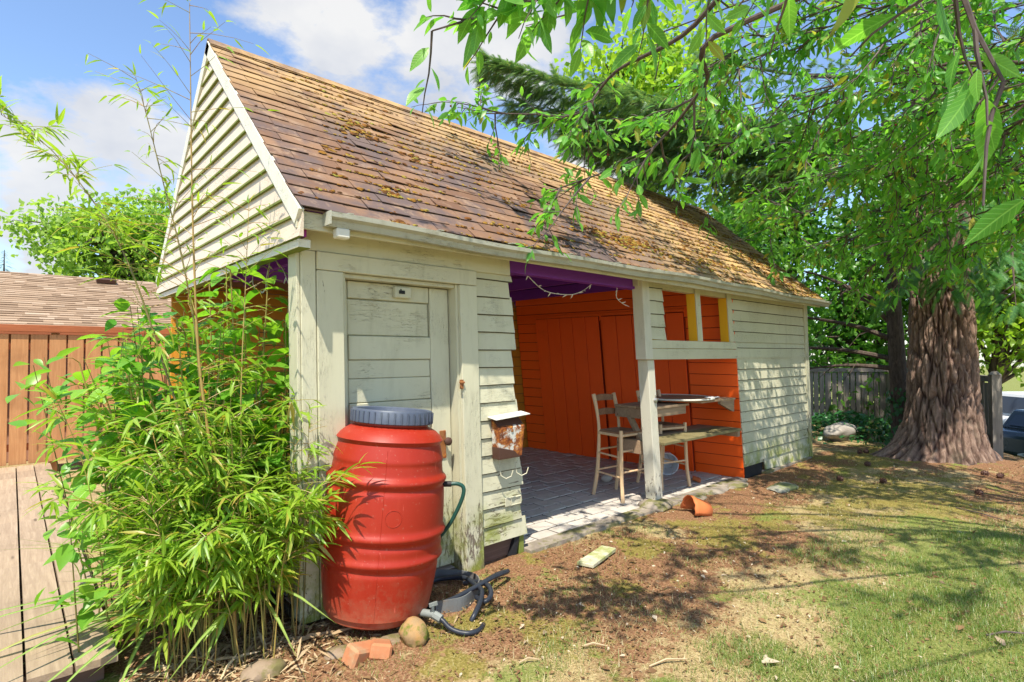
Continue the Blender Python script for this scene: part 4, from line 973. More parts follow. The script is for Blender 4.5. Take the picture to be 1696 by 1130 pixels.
# bucket lying behind the stool, loose block
bk = thing('bucket', 'white plastic bucket lying on its side behind the right stool', 'bucket', (4.75, .62, .14))
Tk = Matrix.Translation((4.60, .70, .135)) @ Matrix.Rotation(math.radians(-60), 4, 'Z') @ Matrix.Rotation(math.radians(88), 4, 'Y')
m = MB(); m.lathe([(.0, .30), (.105, .30), (.112, .29), (.135, .02), (.142, .018), (.142, .0), (.132, .0), (.105, .285), (.0, .285)], 36, Matrix.Translation((4.95, .72, .143)) @ Matrix.Rotation(math.radians(215), 4, 'Z') @ Matrix.Rotation(math.radians(90), 4, 'Y') @ Matrix.Translation((0, 0, -.28)) @ Matrix.Rotation(math.pi, 4, 'X') @ Matrix.Translation((0, 0, -.3)))
m.build('shell', 'white_plastic', bk, True)
m = MB(); m.tube(smooth_path([(4.86, .66, .27), (4.80, .56, .2), (4.78, .54, .1), (4.80, .58, .01)]), .003, 5); m.build('handle', 'steel', bk, True)
m = MB(); m.blob((4.11, 1.03, .04), (.085, .06, .05), 2, .15, 1.3, 2); tag(m.build('stone', 'paver', smooth=True), 'pale rough lump of concrete on the floor behind the left stool', 'stone')

# ------------------------------------------------------------------ string lights
def string_lights(name, paths, label, grp):
    m = MB(); bulbs = []
    for p in paths:
        sp_ = smooth_path(p, 5); m.tube(sp_, .0032, 5)
        for i in range(2, len(sp_) - 1, 3): bulbs.append(sp_[i])
    wire = m.build(name, 'white_wire', smooth=True); tag(wire, label, 'string lights', grp)
    for b in bulbs:
        d = Vector((jit(1), jit(1), jit(.8) - .2)).normalized(); mb = MB(); mb.tube([b, b + d * .022, b + d * .045], [.005, .006, .0015], 5); o = mb.build('bulb', 'white_wire', None); o.parent = wire
    return wire
G_ = 'fairy lights on the shed'
string_lights('string_lights', [[(1.765, .12, 2.32), (1.853, .12, 2.247), (1.951, .12, 2.176), (2.059, .12, 2.113), (2.185, .12, 2.081), (2.364, .12, 2.078), (2.501, .12, 2.093), (2.636, .12, 2.142), (2.785, .12, 2.228), (2.948, .12, 2.307), (3.043, .12, 2.36)]], 'unlit white fairy lights looped in one long swag across the orange opening', G_)
string_lights('string_lights', [[(3.052, .12, 2.36), (3.08, .12, 2.284), (3.128, .12, 2.192), (3.118, .12, 2.108), (3.205, .12, 2.054), (3.325, .12, 2.025)]], 'loose end of unlit fairy lights hanging left of the upper porch post', G_)
string_lights('string_lights', [[(.05, .705, 2.2), (.05, .553, 2.12), (.05, .441, 2.008), (.05, .315, 1.919), (.05, .234, 1.856)]], 'fairy light strand slanting under the gable towards the corner post', G_)
string_lights('string_lights', [[(.05, .801, 2.2), (.05, .812, 2.171), (.05, .871, 2.083), (.05, .882, 2.007), (.05, .984, 1.998)]], 'fairy light strand hanging straight down under the gable beside the slanting strand', G_)
string_lights('string_lights', [[(.05, 1.15, 2.2), (.05, 1.17, 2.1), (.05, 1.12, 2.03)]], 'short fairy light strand under the gable farthest from the corner post', G_)

# ------------------------------------------------------------------ loose things on the lawn
m = MB(); m.hexa([(1.84, -.475, -.015), (1.88, -.60, -.015), (2.28, -.50, -.015), (2.245, -.385, -.015), (1.84, -.475, .012), (1.88, -.60, .012), (2.28, -.50, .016), (2.245, -.385, .016)])
tag(m.build('scrap_board', 'paint_x', bevel=.004), 'short offcut of flaking painted board on the bare soil', 'board')
# broken terracotta pot: half a tapered shell lying on its side
m = MB(); Tp = Matrix.Translation((3.80, -.45, .0)) @ Matrix.Rotation(math.radians(150), 4, 'Z') @ Matrix.Rotation(math.radians(80), 4, 'Y')
pr_ = [(.095, .0), (.112, .10), (.125, .17), (.135, .172), (.137, .21)]
for r, z in pr_:
    for k in range(15):
        a = math.radians(80 + 200 * k / 14); e = .012 * mnoise.noise(Vector((k * .8, z * 20, 1))); m.v.append(tuple(Tp @ Vector((r * math.cos(a), r * math.sin(a), z + e))))
for i in range(len(pr_) - 1):
    for k in range(14): a = i * 15 + k; m.f.append((a, a + 1, a + 16, a + 15)); m.mi.append(0)
pt = m.build('broken_pot', 'terracotta', smooth=True); pt.modifiers.new('s', 'SOLIDIFY').thickness = .012; tag(pt, 'orange terracotta pot shard lying on the lawn before the post', 'pot')
for (x, y, r, s_, lb) in ((4.93, .30, .4, (.10, .06, .018), 'orange tile fragment on the paving below the mossy bench'), (3.98, -.14, 1.2, (.05, .035, .012), 'small orange tile chip in the soil near the terracotta pot')):
    m = MB(); m.hexa([(-s_[0], -s_[1], -s_[2]), (s_[0] * .8, -s_[1] * .6, -s_[2]), (s_[0], s_[1], -s_[2]), (-s_[0] * .5, s_[1] * .7, -s_[2]), (-s_[0], -s_[1], s_[2]), (s_[0] * .8, -s_[1] * .6, s_[2]), (s_[0], s_[1], s_[2]), (-s_[0] * .5, s_[1] * .7, s_[2])])
    o = m.build('tile_shard', 'terracotta', bevel=.004); o.location = (x, y, .02 if y > 0 else -.005); o.rotation_euler = (.25, .1, r); tag(o, lb, 'tile')
m = MB(); m.blob((5.42, -.52, -.02), (.26, .13, .05), 3, .25, 1.2, 6); tag(m.build('flat_stone', 'flat_stone', smooth=True), 'flat greenish stone sunk in soil before the store wall', 'stone')
for k, (x, y, a, b, lb) in enumerate(((4.15, -.09, .26, .10, 'buff paving slab edge in the soil right of the post'), (4.7, -.07, .24, .11, 'grey stone slab in the soil in front of the mossy bench'), (5.15, -.10, .2, .12, 'small slab at the corner of the orange wall'))):
    m = MB(); m.blob((x, y, -.02), (a, b, .04), 3, .2, 1.2, 20 + k); tag(m.build('flat_stone', 'kerb', smooth=True), lb, 'stone')
m = MB(); m.blob((10.05, .30, .10), (.56, .24, .18), 4, .22, 1.1, 9); o = m.build('boulder', 'boulder', smooth=True); o.location = (0, 0, 0); tag(o, 'long grey boulder lying in front of the picket fence', 'boulder')
m = MB(); m.blob((10.42, -.16, .01), (.22, .14, .075), 3, .2, 1.2, 12); tag(m.build('stone', 'rock_brown', smooth=True), 'low tan stone between the boulder and the fir trunk', 'stone')
def cone_mesh():
    m = MB(); m.lathe([(.004, 0), (.018, .01), (.021, .025), (.014, .045), (.003, .055)], 8, Matrix.Identity(4))
    for r_ in range(4):
        for k in range(7):
            a = 2 * math.pi * (k + .5 * (r_ % 2)) / 7; d = Vector((math.cos(a), math.sin(a), .35)); z = .010 + r_ * .011; rr = .017 - abs(r_ - 1) * .003
            m.bar(Vector((d.x * rr, d.y * rr, z)), Vector((d.x * (rr + .010), d.y * (rr + .010), z + .006)), .009, .003, w2=.003)
    return m
CONE_L = ['fir cone close to the low tan stone, left one of a pair', 'fir cone close to the low tan stone, right one of a pair', 'fir cone on the moss midway between the boulder and the lawn', 'single dark fir cone on open moss in front of the store wall corner',
          'fir cone lying farthest out on the lawn in front of the fir trunk', 'fir cone just in front of the spreading roots of the fir', 'fir cone right of the roots near the right edge', 'fir cone nearest to the store wall corner post']
pinec = cone_mesh().build('fir_cone', 'iron')
for k, (x, y) in enumerate(((8.473, -.462), (8.491, -.547), (7.558, -.763), (6.619, -1.202), (6.753, -2.08), (7.916, -1.967), (7.855, -2.143), (6.365, -.795))):
    o = pinec if k == 0 else pinec.copy()
    if k: COL.objects.link(o)
    o.location = (x, y, float(gz(x, y)) + .02); o.rotation_euler = (1.4, jit(.5), jit(3)); o.scale = (1.6,) * 3
    tag(o, CONE_L[k], 'cone', 'fir cones on the lawn')
for k, (a, b, lb) in enumerate((((1.0, -1.25), (1.10, -1.34), 'pale splinter of wood on the dry grass below the scrap board'), ((.64, -1.14), (.74, -1.19), 'short pale stick on the soil in front of the barrel'), ((1.10, -1.60), (1.30, -1.69), 'pale stick at the bottom edge of the lawn'), ((2.75, -2.68), (2.95, -2.84), 'thin twig on the green grass'),
                         ((7.864, -1.04), (7.5, -1.27), 'brown twig on the moss beside the fir trunk'), ((5.85, -2.05), (5.6, -2.5), 'thin pale twig on the lawn before the fir trunk'))):
    m = MB(); z0 = float(gz(*a)) + .012; m.tube([(a[0], a[1], z0), ((a[0] + b[0]) / 2, (a[1] + b[1]) / 2 + .012, z0 + .012), (b[0], b[1], z0)], [.005, .006, .003], 6)
    tag(m.build('twig', 'dry_leaf' if k < 3 else 'twig_bark', smooth=True), lb, 'twig')

# ------------------------------------------------------------------ deck and cedar fence
dk = thing('wooden_deck', 'low weathered brown plank deck running back to the cedar fence', 'deck', (-1.5, 3, 0))
DX = [-.885, -1.035, -1.21]
x = -.885; k = 0
while x > -3.6:
    w = .165; m = MB(); ns = 14
    for q in range(ns):
        ya, yb = .03 + jit(.008) * (q == 0) + 6.2 * q / ns, .03 + 6.2 * (q + 1) / ns
        wa = .003 * mnoise.noise(Vector((x * 5, ya, 0))); wb = .003 * mnoise.noise(Vector((x * 5, yb, 0)))
        m.hexa([(x - w + .004, ya, .085), (x - .003, ya, .085), (x - .003, yb, .085), (x - w + .004, yb, .085), (x - w + .004 + wa, ya, .12 + wa), (x - .003 + wa, ya, .12 - wa), (x - .003 + wb, yb, .12 - wb), (x - w + .004 + wb, yb, .12 + wb)])
    m.build('plank', 'deck', dk); x -= .170
for yy in (.12, 1.2, 2.4, 3.6, 4.8, 6.0):
    one_box('joist', 'brownboard', dk, -3.6, -.93, yy, yy + .04, -.06, .083)
fc = thing('cedar_fence', 'new orange brown cedar plank fence with a cap rail behind the deck', 'fence', (-1, 6.3, 0))
x = -3.2
while x < 1.6:
    w = .182; m = MB(); m.hexa([(x + .006, 6.30, .13), (x + w - .006, 6.30, .13), (x + w - .006, 6.322, .13), (x + .006, 6.322, .13), (x + .006 + jit(.003), 6.30, 1.80 + jit(.004)), (x + w - .006 + jit(.003), 6.30, 1.80), (x + w - .006, 6.322, 1.80), (x + .006, 6.322, 1.80)])
    m.build('plank', 'cedar', fc, bevel=.002); x += .190
one_box('cap_rail', 'cedar_x', fc, -3.3, 1.62, 6.265, 6.36, 1.835, 1.925); one_box('rail', 'cedar_x', fc, -3.3, 1.62, 6.324, 6.36, 1.60, 1.69); one_box('rail', 'cedar_x', fc, -3.3, 1.62, 6.324, 6.36, .3, .39)
for x in (-3.0, -.9, 1.2): one_box('post', 'cedar', fc, x, x + .09, 6.362, 6.45, -.03, 1.83)
# neighbour's house behind the fence
nb = thing('neighbour_house', 'low house with a light brown shingle roof just behind the cedar fence', 'house', (0, 9.6, 0))
one_box('wall', 'house', nb, -8, 5, 7.6, 12.0, -.02, 2.05)
e0, r0 = Vector((0, 7.15, 1.93)), Vector((0, 9.8, 2.98)); vv = (r0 - e0); L_ = vv.length; vv.normalize(); nn = Vector((0, -vv.z, vv.y))
m = MB(); m.hexa([(-8.3, *(e0 - nn * .06).yz), (5.3, *(e0 - nn * .06).yz), (5.3, *(r0 - nn * .06).yz), (-8.3, *(r0 - nn * .06).yz), (-8.3, *e0.yz), (5.3, *e0.yz), (5.3, *r0.yz), (-8.3, *r0.yz)])
b_ = Vector((0, 12.45, 1.93)); m.hexa([(-8.3, *(r0 - nn * .06).yz), (5.3, *(r0 - nn * .06).yz), (5.3, b_.y, b_.z - .06), (-8.3, b_.y, b_.z - .06), (-8.3, *r0.yz), (5.3, *r0.yz), (5.3, *b_.yz), (-8.3, *b_.yz)])
nr_ = m.build('roof', 'far_shingle', nb)
m = MB(); s = 0
while s < L_ - .02:
    x = -5.2 + jit(.2)
    while x < 3.0:
        w = random.choice((.12, .17, .22, .28)); h = .004 + random.choice((0, .006)); 
        p0 = e0 + vv * s; p1 = e0 + vv * min(s + .115, L_)
        m.hexa([(x, *(p0 + nn * .001).yz), (x + w, *(p0 + nn * .001).yz), (x + w, *(p1 + nn * .001).yz), (x, *(p1 + nn * .001).yz), (x, *(p0 + nn * (.008 + h)).yz), (x + w, *(p0 + nn * (.008 + h)).yz), (x + w, *(p1 + nn * .003).yz), (x, *(p1 + nn * .003).yz)]); x += w
    s += .105
m.build('shingles', 'far_shingle', nr_, kind='stuff')
one_box('fascia', 'cedar_x', nb, -8.3, 5.3, 7.10, 7.14, 1.82, 1.93)
m = MB(); c0 = e0 + vv * (L_ - .35) + nn * .03; m.hexa([(-.15, *(c0 - vv * .07).yz), (.15, *(c0 - vv * .07).yz), (.15, *(c0 + vv * .1).yz), (-.15, *(c0 + vv * .1).yz), (-.15, *(c0 - vv * .07 + nn * .07).yz), (.15, *(c0 - vv * .07 + nn * .07).yz), (.15, *(c0 + vv * .1 + nn * .05).yz), (-.15, *(c0 + vv * .1 + nn * .05).yz)]); m.build('roof_vent', 'iron', nr_)

# ------------------------------------------------------------------ picket fence, bins, cars beyond
def picket(a, b, label, posts, grp='grey picket fence round the yard', cap=True):
    a = Vector((*a, 0)); b = Vector((*b, 0)); d = (b - a); L = d.length; d.normalize(); nrm = Vector((-d.y, d.x, 0))
    t = thing('picket_fence', label, 'fence', tuple(a), grp)
    s = .05; k = 0
    while s < L - .1:
        w = .10 if k % 3 else .135; p = a + d * s; m = MB(); h = 1.12 + jit(.015)
        m.bar(p + d * w / 2 + Vector((0, 0, -.05)), p + d * (w / 2 + jit(.006)) + Vector((0, 0, h)), .02, w, up=d); m.build('picket', 'greywood', t); s += w + .028; k += 1
    if cap: m = MB(); m.bar(a + Vector((0, 0, 1.175)), b + Vector((0, 0, 1.175)), .10, .085); m.build('cap_rail', 'greywood_x', t)
    m = MB(); m.bar(a + nrm * .04 + Vector((0, 0, .3)), b + nrm * .04 + Vector((0, 0, .3)), .04, .09); m.build('rail', 'greywood_x', t)
    for q in posts:
        p = a + d * L * q; m = MB(); m.bar(p + Vector((0, 0, -.1)), p + Vector((0, 0, 1.24)), .12, .12, up=d); m.hexa([p + Vector((sx * .07, sy * .07, zz)) for zz in (1.24,) for sx, sy in ((-1, -1), (1, -1), (1, 1), (-1, 1))] + [p + Vector((sx * .03, sy * .03, 1.29)) for sx, sy in ((-1, -1), (1, -1), (1, 1), (-1, 1))])
        m.build('post', 'greywood', t)
    return t
picket((10.8, 3.15), (13.80, .43), 'grey picket fence in front of the trees right of the shed', (0, .5, 1.0))
picket((9.47, -1.94), (13.70, .33), 'dark picket fence running away behind the big fir trunk', (0, .5))
bx = thing('planter', 'black plant tub beyond the fence end at the right edge', 'planter', (11.4, -2.4, -.3))
bz0 = float(gz(11.5, -2.3)); m = MB(); m.lathe([(.24, 0), (.30, .42), (.33, .43), (.33, .46), (.28, .46), (.27, .40), (.0, .40)], 24, Matrix.Translation((11.5, -2.30, bz0))); m.build('tub', 'bin', bx, True)
def car(at, ang, mat, label, suv):
    t = thing('parked_car', label, 'car', at, 'cars on the street'); t['local'] = 1; t.rotation_euler = (0, 0, ang)
    h = 1.68 if suv else 1.45; L = 4.6; w = 1.8
    prof = [(-L / 2, .45), (-L / 2 + .02, .85), (-L / 2 + .15, .98), (L / 2 - 1.15, .98), (L / 2 - .15, .86), (L / 2, .70), (L / 2, .38), (L / 2 - .3, .28), (-L / 2 + .2, .28)]
    def extr(pf, hw, name, mt, inset=0):
        m = MB(); n_ = len(pf)
        for sy in (-1, 1):
            for x, z in pf: m.v.append((x, sy * (hw - inset * max(0, z - .95)), z))
        m.f.append(tuple(range(n_))); m.f.append(tuple(range(2 * n_ - 1, n_ - 1, -1))); m.mi += [0, 0]
        for k in range(n_): m.f.append((k, k + n_, (k + 1) % n_ + n_, (k + 1) % n_)); m.mi.append(0)
        return m.build(name, mt, t, True, bevel=.04)
    extr(prof, w / 2, 'body', mat)
    x0, x1 = (-L / 2 + .12, L / 2 - 1.2) if suv else (-L / 2 + .6, L / 2 - 1.2)
    extr([(x0, .97), (x0 + .25, h), (x1 - .75, h), (x1, .97)], w / 2 - .03, 'cabin', mat, .28)
    m = MB()
    for sy in (-1, 1):
        for a, b in ((x0 + .28, x0 + 1.05), (x0 + 1.12, x1 - .95), ):
            y1 = sy * (w / 2 - .03 - .28 * .10 + .012); y2 = sy * (w / 2 - .03 - .28 * (h - 1.03) + .012)
            q = [(a, y1, 1.03), (b, y1, 1.03), (b - (.12 if b > x1 - 1.0 else 0), y2, h - .1), (a + .06, y2, h - .1)]
            m.hexa([(x, y - sy * .01, z) for x, y, z in q] + q)
    m.build('side_window', 'glass_dark', t)
    m = MB(); m.hexa([(x0 + .0, -.66, 1.06), (x0 + .0, .66, 1.06), (x0 + .02, .66, 1.06), (x0 + .02, -.66, 1.06), (x0 + .17, -.58, h - .12), (x0 + .17, .58, h - .12), (x0 + .19, .58, h - .12), (x0 + .19, -.58, h - .12)]); m.build('rear_window', 'glass_dark', t)
    m = MB(); m.hexa([(x1 - .05, -.68, 1.03), (x1 - .05, .68, 1.03), (x1 + .0, .68, 1.03), (x1 + .0, -.68, 1.03), (x1 - .70, -.6, h - .06), (x1 - .70, .6, h - .06), (x1 - .66, .6, h - .06), (x1 - .66, -.6, h - .06)]); m.build('windscreen', 'glass_dark', t)
    for x in (-1.4, 1.4):
        for sy in (-1, 1):
            m = MB(); m.lathe([(.18, -.10), (.32, -.10), (.335, -.06), (.335, .06), (.32, .10), (.18, .10)], 24, Matrix.Translation((x, sy * (w / 2 - .06), .335)) @ Matrix.Rotation(math.radians(90), 4, 'X')); wh = m.build('wheel', 'tyre', t, True)
            m = MB(); m.lathe([(.0, -.105), (.19, -.105), (.19, .105), (.0, .105)], 16, Matrix.Translation((x, sy * (w / 2 - .055), .335)) @ Matrix.Rotation(math.radians(90), 4, 'X')); o = m.build('rim', 'steel', wh, True)
    for sy in (-1, 1):
        one_box('tail_light', 'tail_red', t, -L / 2 - .02, -L / 2 + .1, sy * .62 - .15, sy * .62 + .15, .78, .95, bevel=.02); one_box('headlight', 'white_plastic', t, L / 2 - .12, L / 2 + .01, sy * .62 - .16, sy * .62 + .16, .62, .76, bevel=.02)
    return t
wc = Vector((13.9, -3.5, 0)); 
def street(dep, lat): q = CAM + FW * dep + RT * lat; return (q.x, q.y, -1.35)
car(street(17.2, 17.6), math.atan2(RT.y, RT.x), 'car_white', 'white sport utility car on the street past the fence end', True)
car(street(13.9, 14.6), math.atan2(RT.y, RT.x) + .1, 'car_blue', 'dark blue car behind the black tub at the right edge', False)

# ------------------------------------------------------------------ big fir trunk
fir = thing('fir_tree', 'huge fir with a thick furrowed reddish grey trunk right of the shed', 'tree', (8.94, -1.41, 0))
NA, NZ = 340, 190; zz = np.linspace(-.12, 9.0, NZ); zz = np.where(zz < 4, zz, zz)
zz = np.concatenate([np.linspace(-.12, 2.9, 190), np.linspace(3.0, 13.0, 40)]); NZ = len(zz)
th = np.arange(NA) / NA * 2 * math.pi
Vt = np.zeros((NZ, NA, 3)); fur = np.zeros((NZ, NA))
for i, z in enumerate(zz):
    base = .40 - .018 * z + .05 * math.exp(-max(z, 0) / .22) + .12 * math.exp(-max(z, 0) / .8)
    for j, a in enumerate(th):
        ca_, sa_ = math.cos(a), math.sin(a)
        root = math.exp(-max(z, 0) / .22) * (.16 * max(0, mnoise.noise(Vector((ca_ * 2.1, sa_ * 2.1, 7.7))) + .15) * 2 + .38 * max(0, -.67 * sa_ * -1 * 1.0 + -.35 * ca_) ** 2)
        wz = .12 * mnoise.noise(Vector((ca_ * 1.5, sa_ * 1.5, z * 1.2)))
        vd = mnoise.voronoi(Vector(((ca_ + wz) * 5.0, (sa_ + wz) * 5.0, z * 2.1)))[0]; n2 = mnoise.noise(Vector((ca_ * 12 + wz * 8, sa_ * 12, z * 4.6 + 5)))
        rid = min(1.0, (vd[1] - vd[0]) * 3.2); rid2 = min(1, abs(n2) * 3.4)
        f_ = .65 * rid + .35 * rid2; fur[i, j] = f_
        r = base + root + .075 * (f_ - .6) + .010 * mnoise.noise(Vector((ca_ * 30, sa_ * 30, z * 12)))
        Vt[i, j] = (8.94 + r * ca_ + .02 * z * 0, -1.41 + r * sa_, z)
ii = (np.arange(NZ - 1)[:, None] * NA + np.arange(NA)[None]).ravel(); jj = (np.arange(NZ - 1)[:, None] * NA + (np.arange(NA)[None] + 1) % NA).ravel()
tr = np_mesh('trunk', Vt.reshape(-1, 3), np.stack([ii, jj, jj + NA, ii + NA], -1), 'fir_bark', fir, True)
at = tr.data.attributes.new('furrow', 'FLOAT', 'POINT'); at.data.foreach_set('value', np.clip((fur - .12) * 1.7, 0, 1).astype(np.float32).ravel())
# needle sprays: a flat twig of short needles
def spray_tpl(n_=13, L=1.0, w=.13, nl=.26):
    V = []; F = []
    for k in range(n_):
        t = k / n_
        for s_ in (-1, 1):
            l = nl * (1 - .55 * t); b = len(V); d = (s_ * .82 * l, .57 * l, -.06 * l)
            V += [(0, t * L - .034, -.15 * t * t), (0, t * L + .034, -.15 * t * t), (d[0], t * L + d[1], -.15 * t * t + d[2])]; F.append((b, b + 1, b + 2))
    b = len(V); V += [(0, L * .93, -.15), (.03, L, -.15), (0, L * 1.2, -.2)]; F.append((b, b + 1, b + 2))
    return np.array(V), np.array(F)
T_SPRAY = spray_tpl(); T_FROND = spray_tpl(16, 1.0, .1, .34)
def conifer_limb(p0, p1, droop, P, D, U, S, mb, dens=60, spread=.55, ssz=.26, r0=.05):
    p0 = Vector(p0); p1 = Vector(p1); L = (p1 - p0).length; N_ = 10; pts_ = []
    for k in range(N_ + 1):
        t = k / N_; q = p0.lerp(p1, t); q.z += droop * math.sin(math.pi * t * .9) * -1; pts_.append(q)
    mb.tube(pts_, [max(.006, r0 * (1 - .92 * k / N_)) for k in range(N_ + 1)], 6)
    ax = (p1 - p0).normalized(); side = ax.cross(Vector((0, 0, 1))).normalized()
    for k in range(int(dens * L)):
        t = random.uniform(.12, 1.0) ** .85; q0 = pts_[min(int(t * N_), N_ - 1)].lerp(pts_[min(int(t * N_) + 1, N_)], t * N_ % 1)
        wid = spread * (1.12 - t) + .12; s_ = random.choice((-1, 1)); u = random.uniform(0, 1) * wid
        q = q0 + side * s_ * u + ax * u * .55 + Vector((0, 0, -u * .30 + jit(.05)))
        d = side * s_ * random.uniform(.2, .9) + ax * random.uniform(.3, .9) + Vector((jit(.3), jit(.3), random.uniform(-.75, .1)))
        P.append(q); D.append(d.normalized()); U.append(Vector((jit(.5), jit(.5), 1))); S.append(ssz * random.uniform(.7, 1.25))
    # hanging side branchlets
    for k in range(int(L * 7)):
        t = random.uniform(.1, .97); i = min(int(t * N_), N_ - 1); q0 = pts_[i]; s_ = random.choice((-1, 1)); wl = spread * (1.1 - t) + .15
        mb.tube([q0, q0 + side * s_ * wl * .5 + ax * wl * .3 + Vector((0, 0, -.06)), q0 + side * s_ * wl + ax * wl * .6 + Vector((0, 0, -.3 * wl - .05))], [.009, .006, .003], 4, False)
P, D, U, S = [], [], [], []; mb = MB()
conifer_limb((8.8, -1.3, 4.6), (3.75, 2.9, 5.85), .25, P, D, U, S, mb, 300, .8, .25, .07)
conifer_limb((8.8, -1.3, 4.3), (5.0, 2.2, 4.85), .35, P, D, U, S, mb, 240, .9, .26, .06)
conifer_limb((8.8, -1.3, 4.5), (4.24, 2.86, 5.36), .22, P, D, U, S, mb, 230, .7, .24, .05)
conifer_limb((8.8, -1.3, 4.5), (4.92, 2.39, 4.95), .22, P, D, U, S, mb, 230, .7, .24, .05)
conifer_limb((8.8, -1.3, 4.5), (5.41, 2.19, 5.83), .22, P, D, U, S, mb, 230, .7, .24, .05)
conifer_limb((8.9, -1.2, 5.8), (6.6, 1.2, 6.3), .2, P, D, U, S, mb, 70, .8, .28, .06)
for k in range(11):
    a = random.uniform(0, 6.28); z = random.uniform(6.5, 12.0); L = random.uniform(2.5, 4.2)
    if abs((a - math.atan2(-1.8, -10.2) + math.pi) % (2 * math.pi) - math.pi) < .5 and z < 6: continue
    conifer_limb((8.94 + .3 * math.cos(a), -1.41 + .3 * math.sin(a), z), (8.94 + L * math.cos(a), -1.41 + L * math.sin(a), z + .2), .3, P, D, U, S, mb, 26, .9, .34, .06)
mb.build('limbs', 'bark', fir, True)
def sprays(name, tpl, P, D, U, S, mat, parent):
    P = np.array([tuple(p) for p in P]); R = frames(np.array([tuple(d) for d in D]), np.array([tuple(u) for u in U])); V, F = scatter(tpl, P, R, np.array(S)); return np_mesh(name, V, F, mat, parent, False, 'stuff')
sprays('needles', T_SPRAY, P, D, U, S, 'needle', fir)
# low feathery fronds hanging in front of the trunk
P, D, U, S = [], [], [], []; mb = MB()
for (p0, p1, n_) in (((8.3, -1.9, 3.6), (7.9, -.9, 2.35), 70), ((8.4, -2.0, 3.7), (7.7, -1.7, 2.42), 80), ((8.9, -2.2, 3.4), (8.3, -2.3, 2.2), 80), ((9.4, -2.2, 3.6), (8.7, -2.9, 2.2), 90), ((9.6, -1.8, 3.9), (9.9, -3.0, 2.1), 80), ((8.6, -1.9, 3.9), (7.2, -1.9, 3.1), 60)):
    conifer_limb(p0, p1, .1, P, D, U, S, mb, n_, .5, .22, .025)
mb.build('branches', 'bark', fir, True)
sprays('fronds', T_FROND, P, D, U, S, 'needle_soft', fir)
# ------------------------------------------------------------------ second trunk with dead limbs
t2 = thing('ivy_tree', 'dark slender tree with bare side limbs standing left of the big fir', 'tree', (9.75, -.72, 0))
m = MB(); m.tube(smooth_path([(9.75, -.72, -.05), (9.72, -.70, .8), (9.68, -.66, 2.0), (9.62, -.62, 3.4), (9.6, -.6, 5.5)], 5), [.155 - .004 * i for i in range(21)], 14); m.build('trunk', 'bark', t2, True)
m = MB()
for p in ([(9.7, -.68, 1.75), (9.5, -.2, 2.0), (9.25, .35, 2.15), (8.9, 1.1, 2.3), (8.6, 1.7, 2.35)], [(9.7, -.66, 2.0), (9.4, -.3, 2.45), (9.2, .0, 2.75)], [(9.7, -.66, 1.45), (9.5, .1, 1.62), (9.3, .9, 1.65), (9.1, 1.4, 1.55)], [(9.7, -.66, 1.3), (9.45, .0, 1.35), (9.2, .6, 1.28)], [(9.66, -.62, 2.3), (9.3, .1, 2.8), (8.9, .5, 3.0)]):
    sp_ = smooth_path(p, 4); m.tube(sp_, [max(.008, .05 * (1 - i / len(sp_))) for i in range(len(sp_))], 7)
    for k in range(16):
        i = random.randrange(3, len(sp_)); q = sp_[i]; d = Vector((jit(1), random.uniform(.1, 1), jit(.8))).normalized() * random.uniform(.2, .55); m.tube([q, q + d * .5 + Vector((0, 0, jit(.05))), q + d + Vector((0, 0, -.08))], [.009, .006, .003], 4, False)
m.build('limbs', 'bark', t2, True)
# ivy creeping over the ground and up the slender trunk
def ground_leaves(name, cx, cy, n_, rx, ry, h, size, mat, label, cat, tpl=T_TREE):
    t = thing(name, label, cat, (cx, cy, 0)); x = cx + RNG.normal(0, rx, n_); y = cy + RNG.normal(0, ry, n_); z = gz(x, y) + RNG.uniform(0, 1, n_) ** .7 * h * np.exp(-((x - cx) / (rx * 2)) ** 2 - ((y - cy) / (ry * 2)) ** 2)
    d = rvec(n_); d[:, 2] *= .4; up = rvec(n_) * .6 + np.array([0, 0, 1]); V, F = scatter(tpl, np.stack([x, y, z], -1), frames(d, up), RNG.uniform(.7, 1.3, n_) * size)
    np_mesh('leaves', V, F, mat, t, True, 'stuff'); return t
ground_leaves('ivy_patch', 10.9, .45, 1500, .6, .6, .45, .10, 'ivy_leaf', 'low dark ivy patch along the foot of the picket fence', 'ivy')
n_ = 420; a = RNG.uniform(0, 6.28, n_); z = RNG.uniform(0, 1, n_) ** 1.6 * 1.0; r = .18 + .4 * np.exp(-z / .3); V, F = scatter(T_TREE, np.stack([9.75 + r * np.cos(a), -.72 + r * np.sin(a), z], -1), frames(rvec(n_) * .5 + np.array([0, 0, -1.]), np.stack([np.cos(a), np.sin(a), .4 + 0 * a], -1)), RNG.uniform(.06, .11, n_))
np_mesh('ivy', V, F, 'ivy_leaf', t2, True, 'stuff')

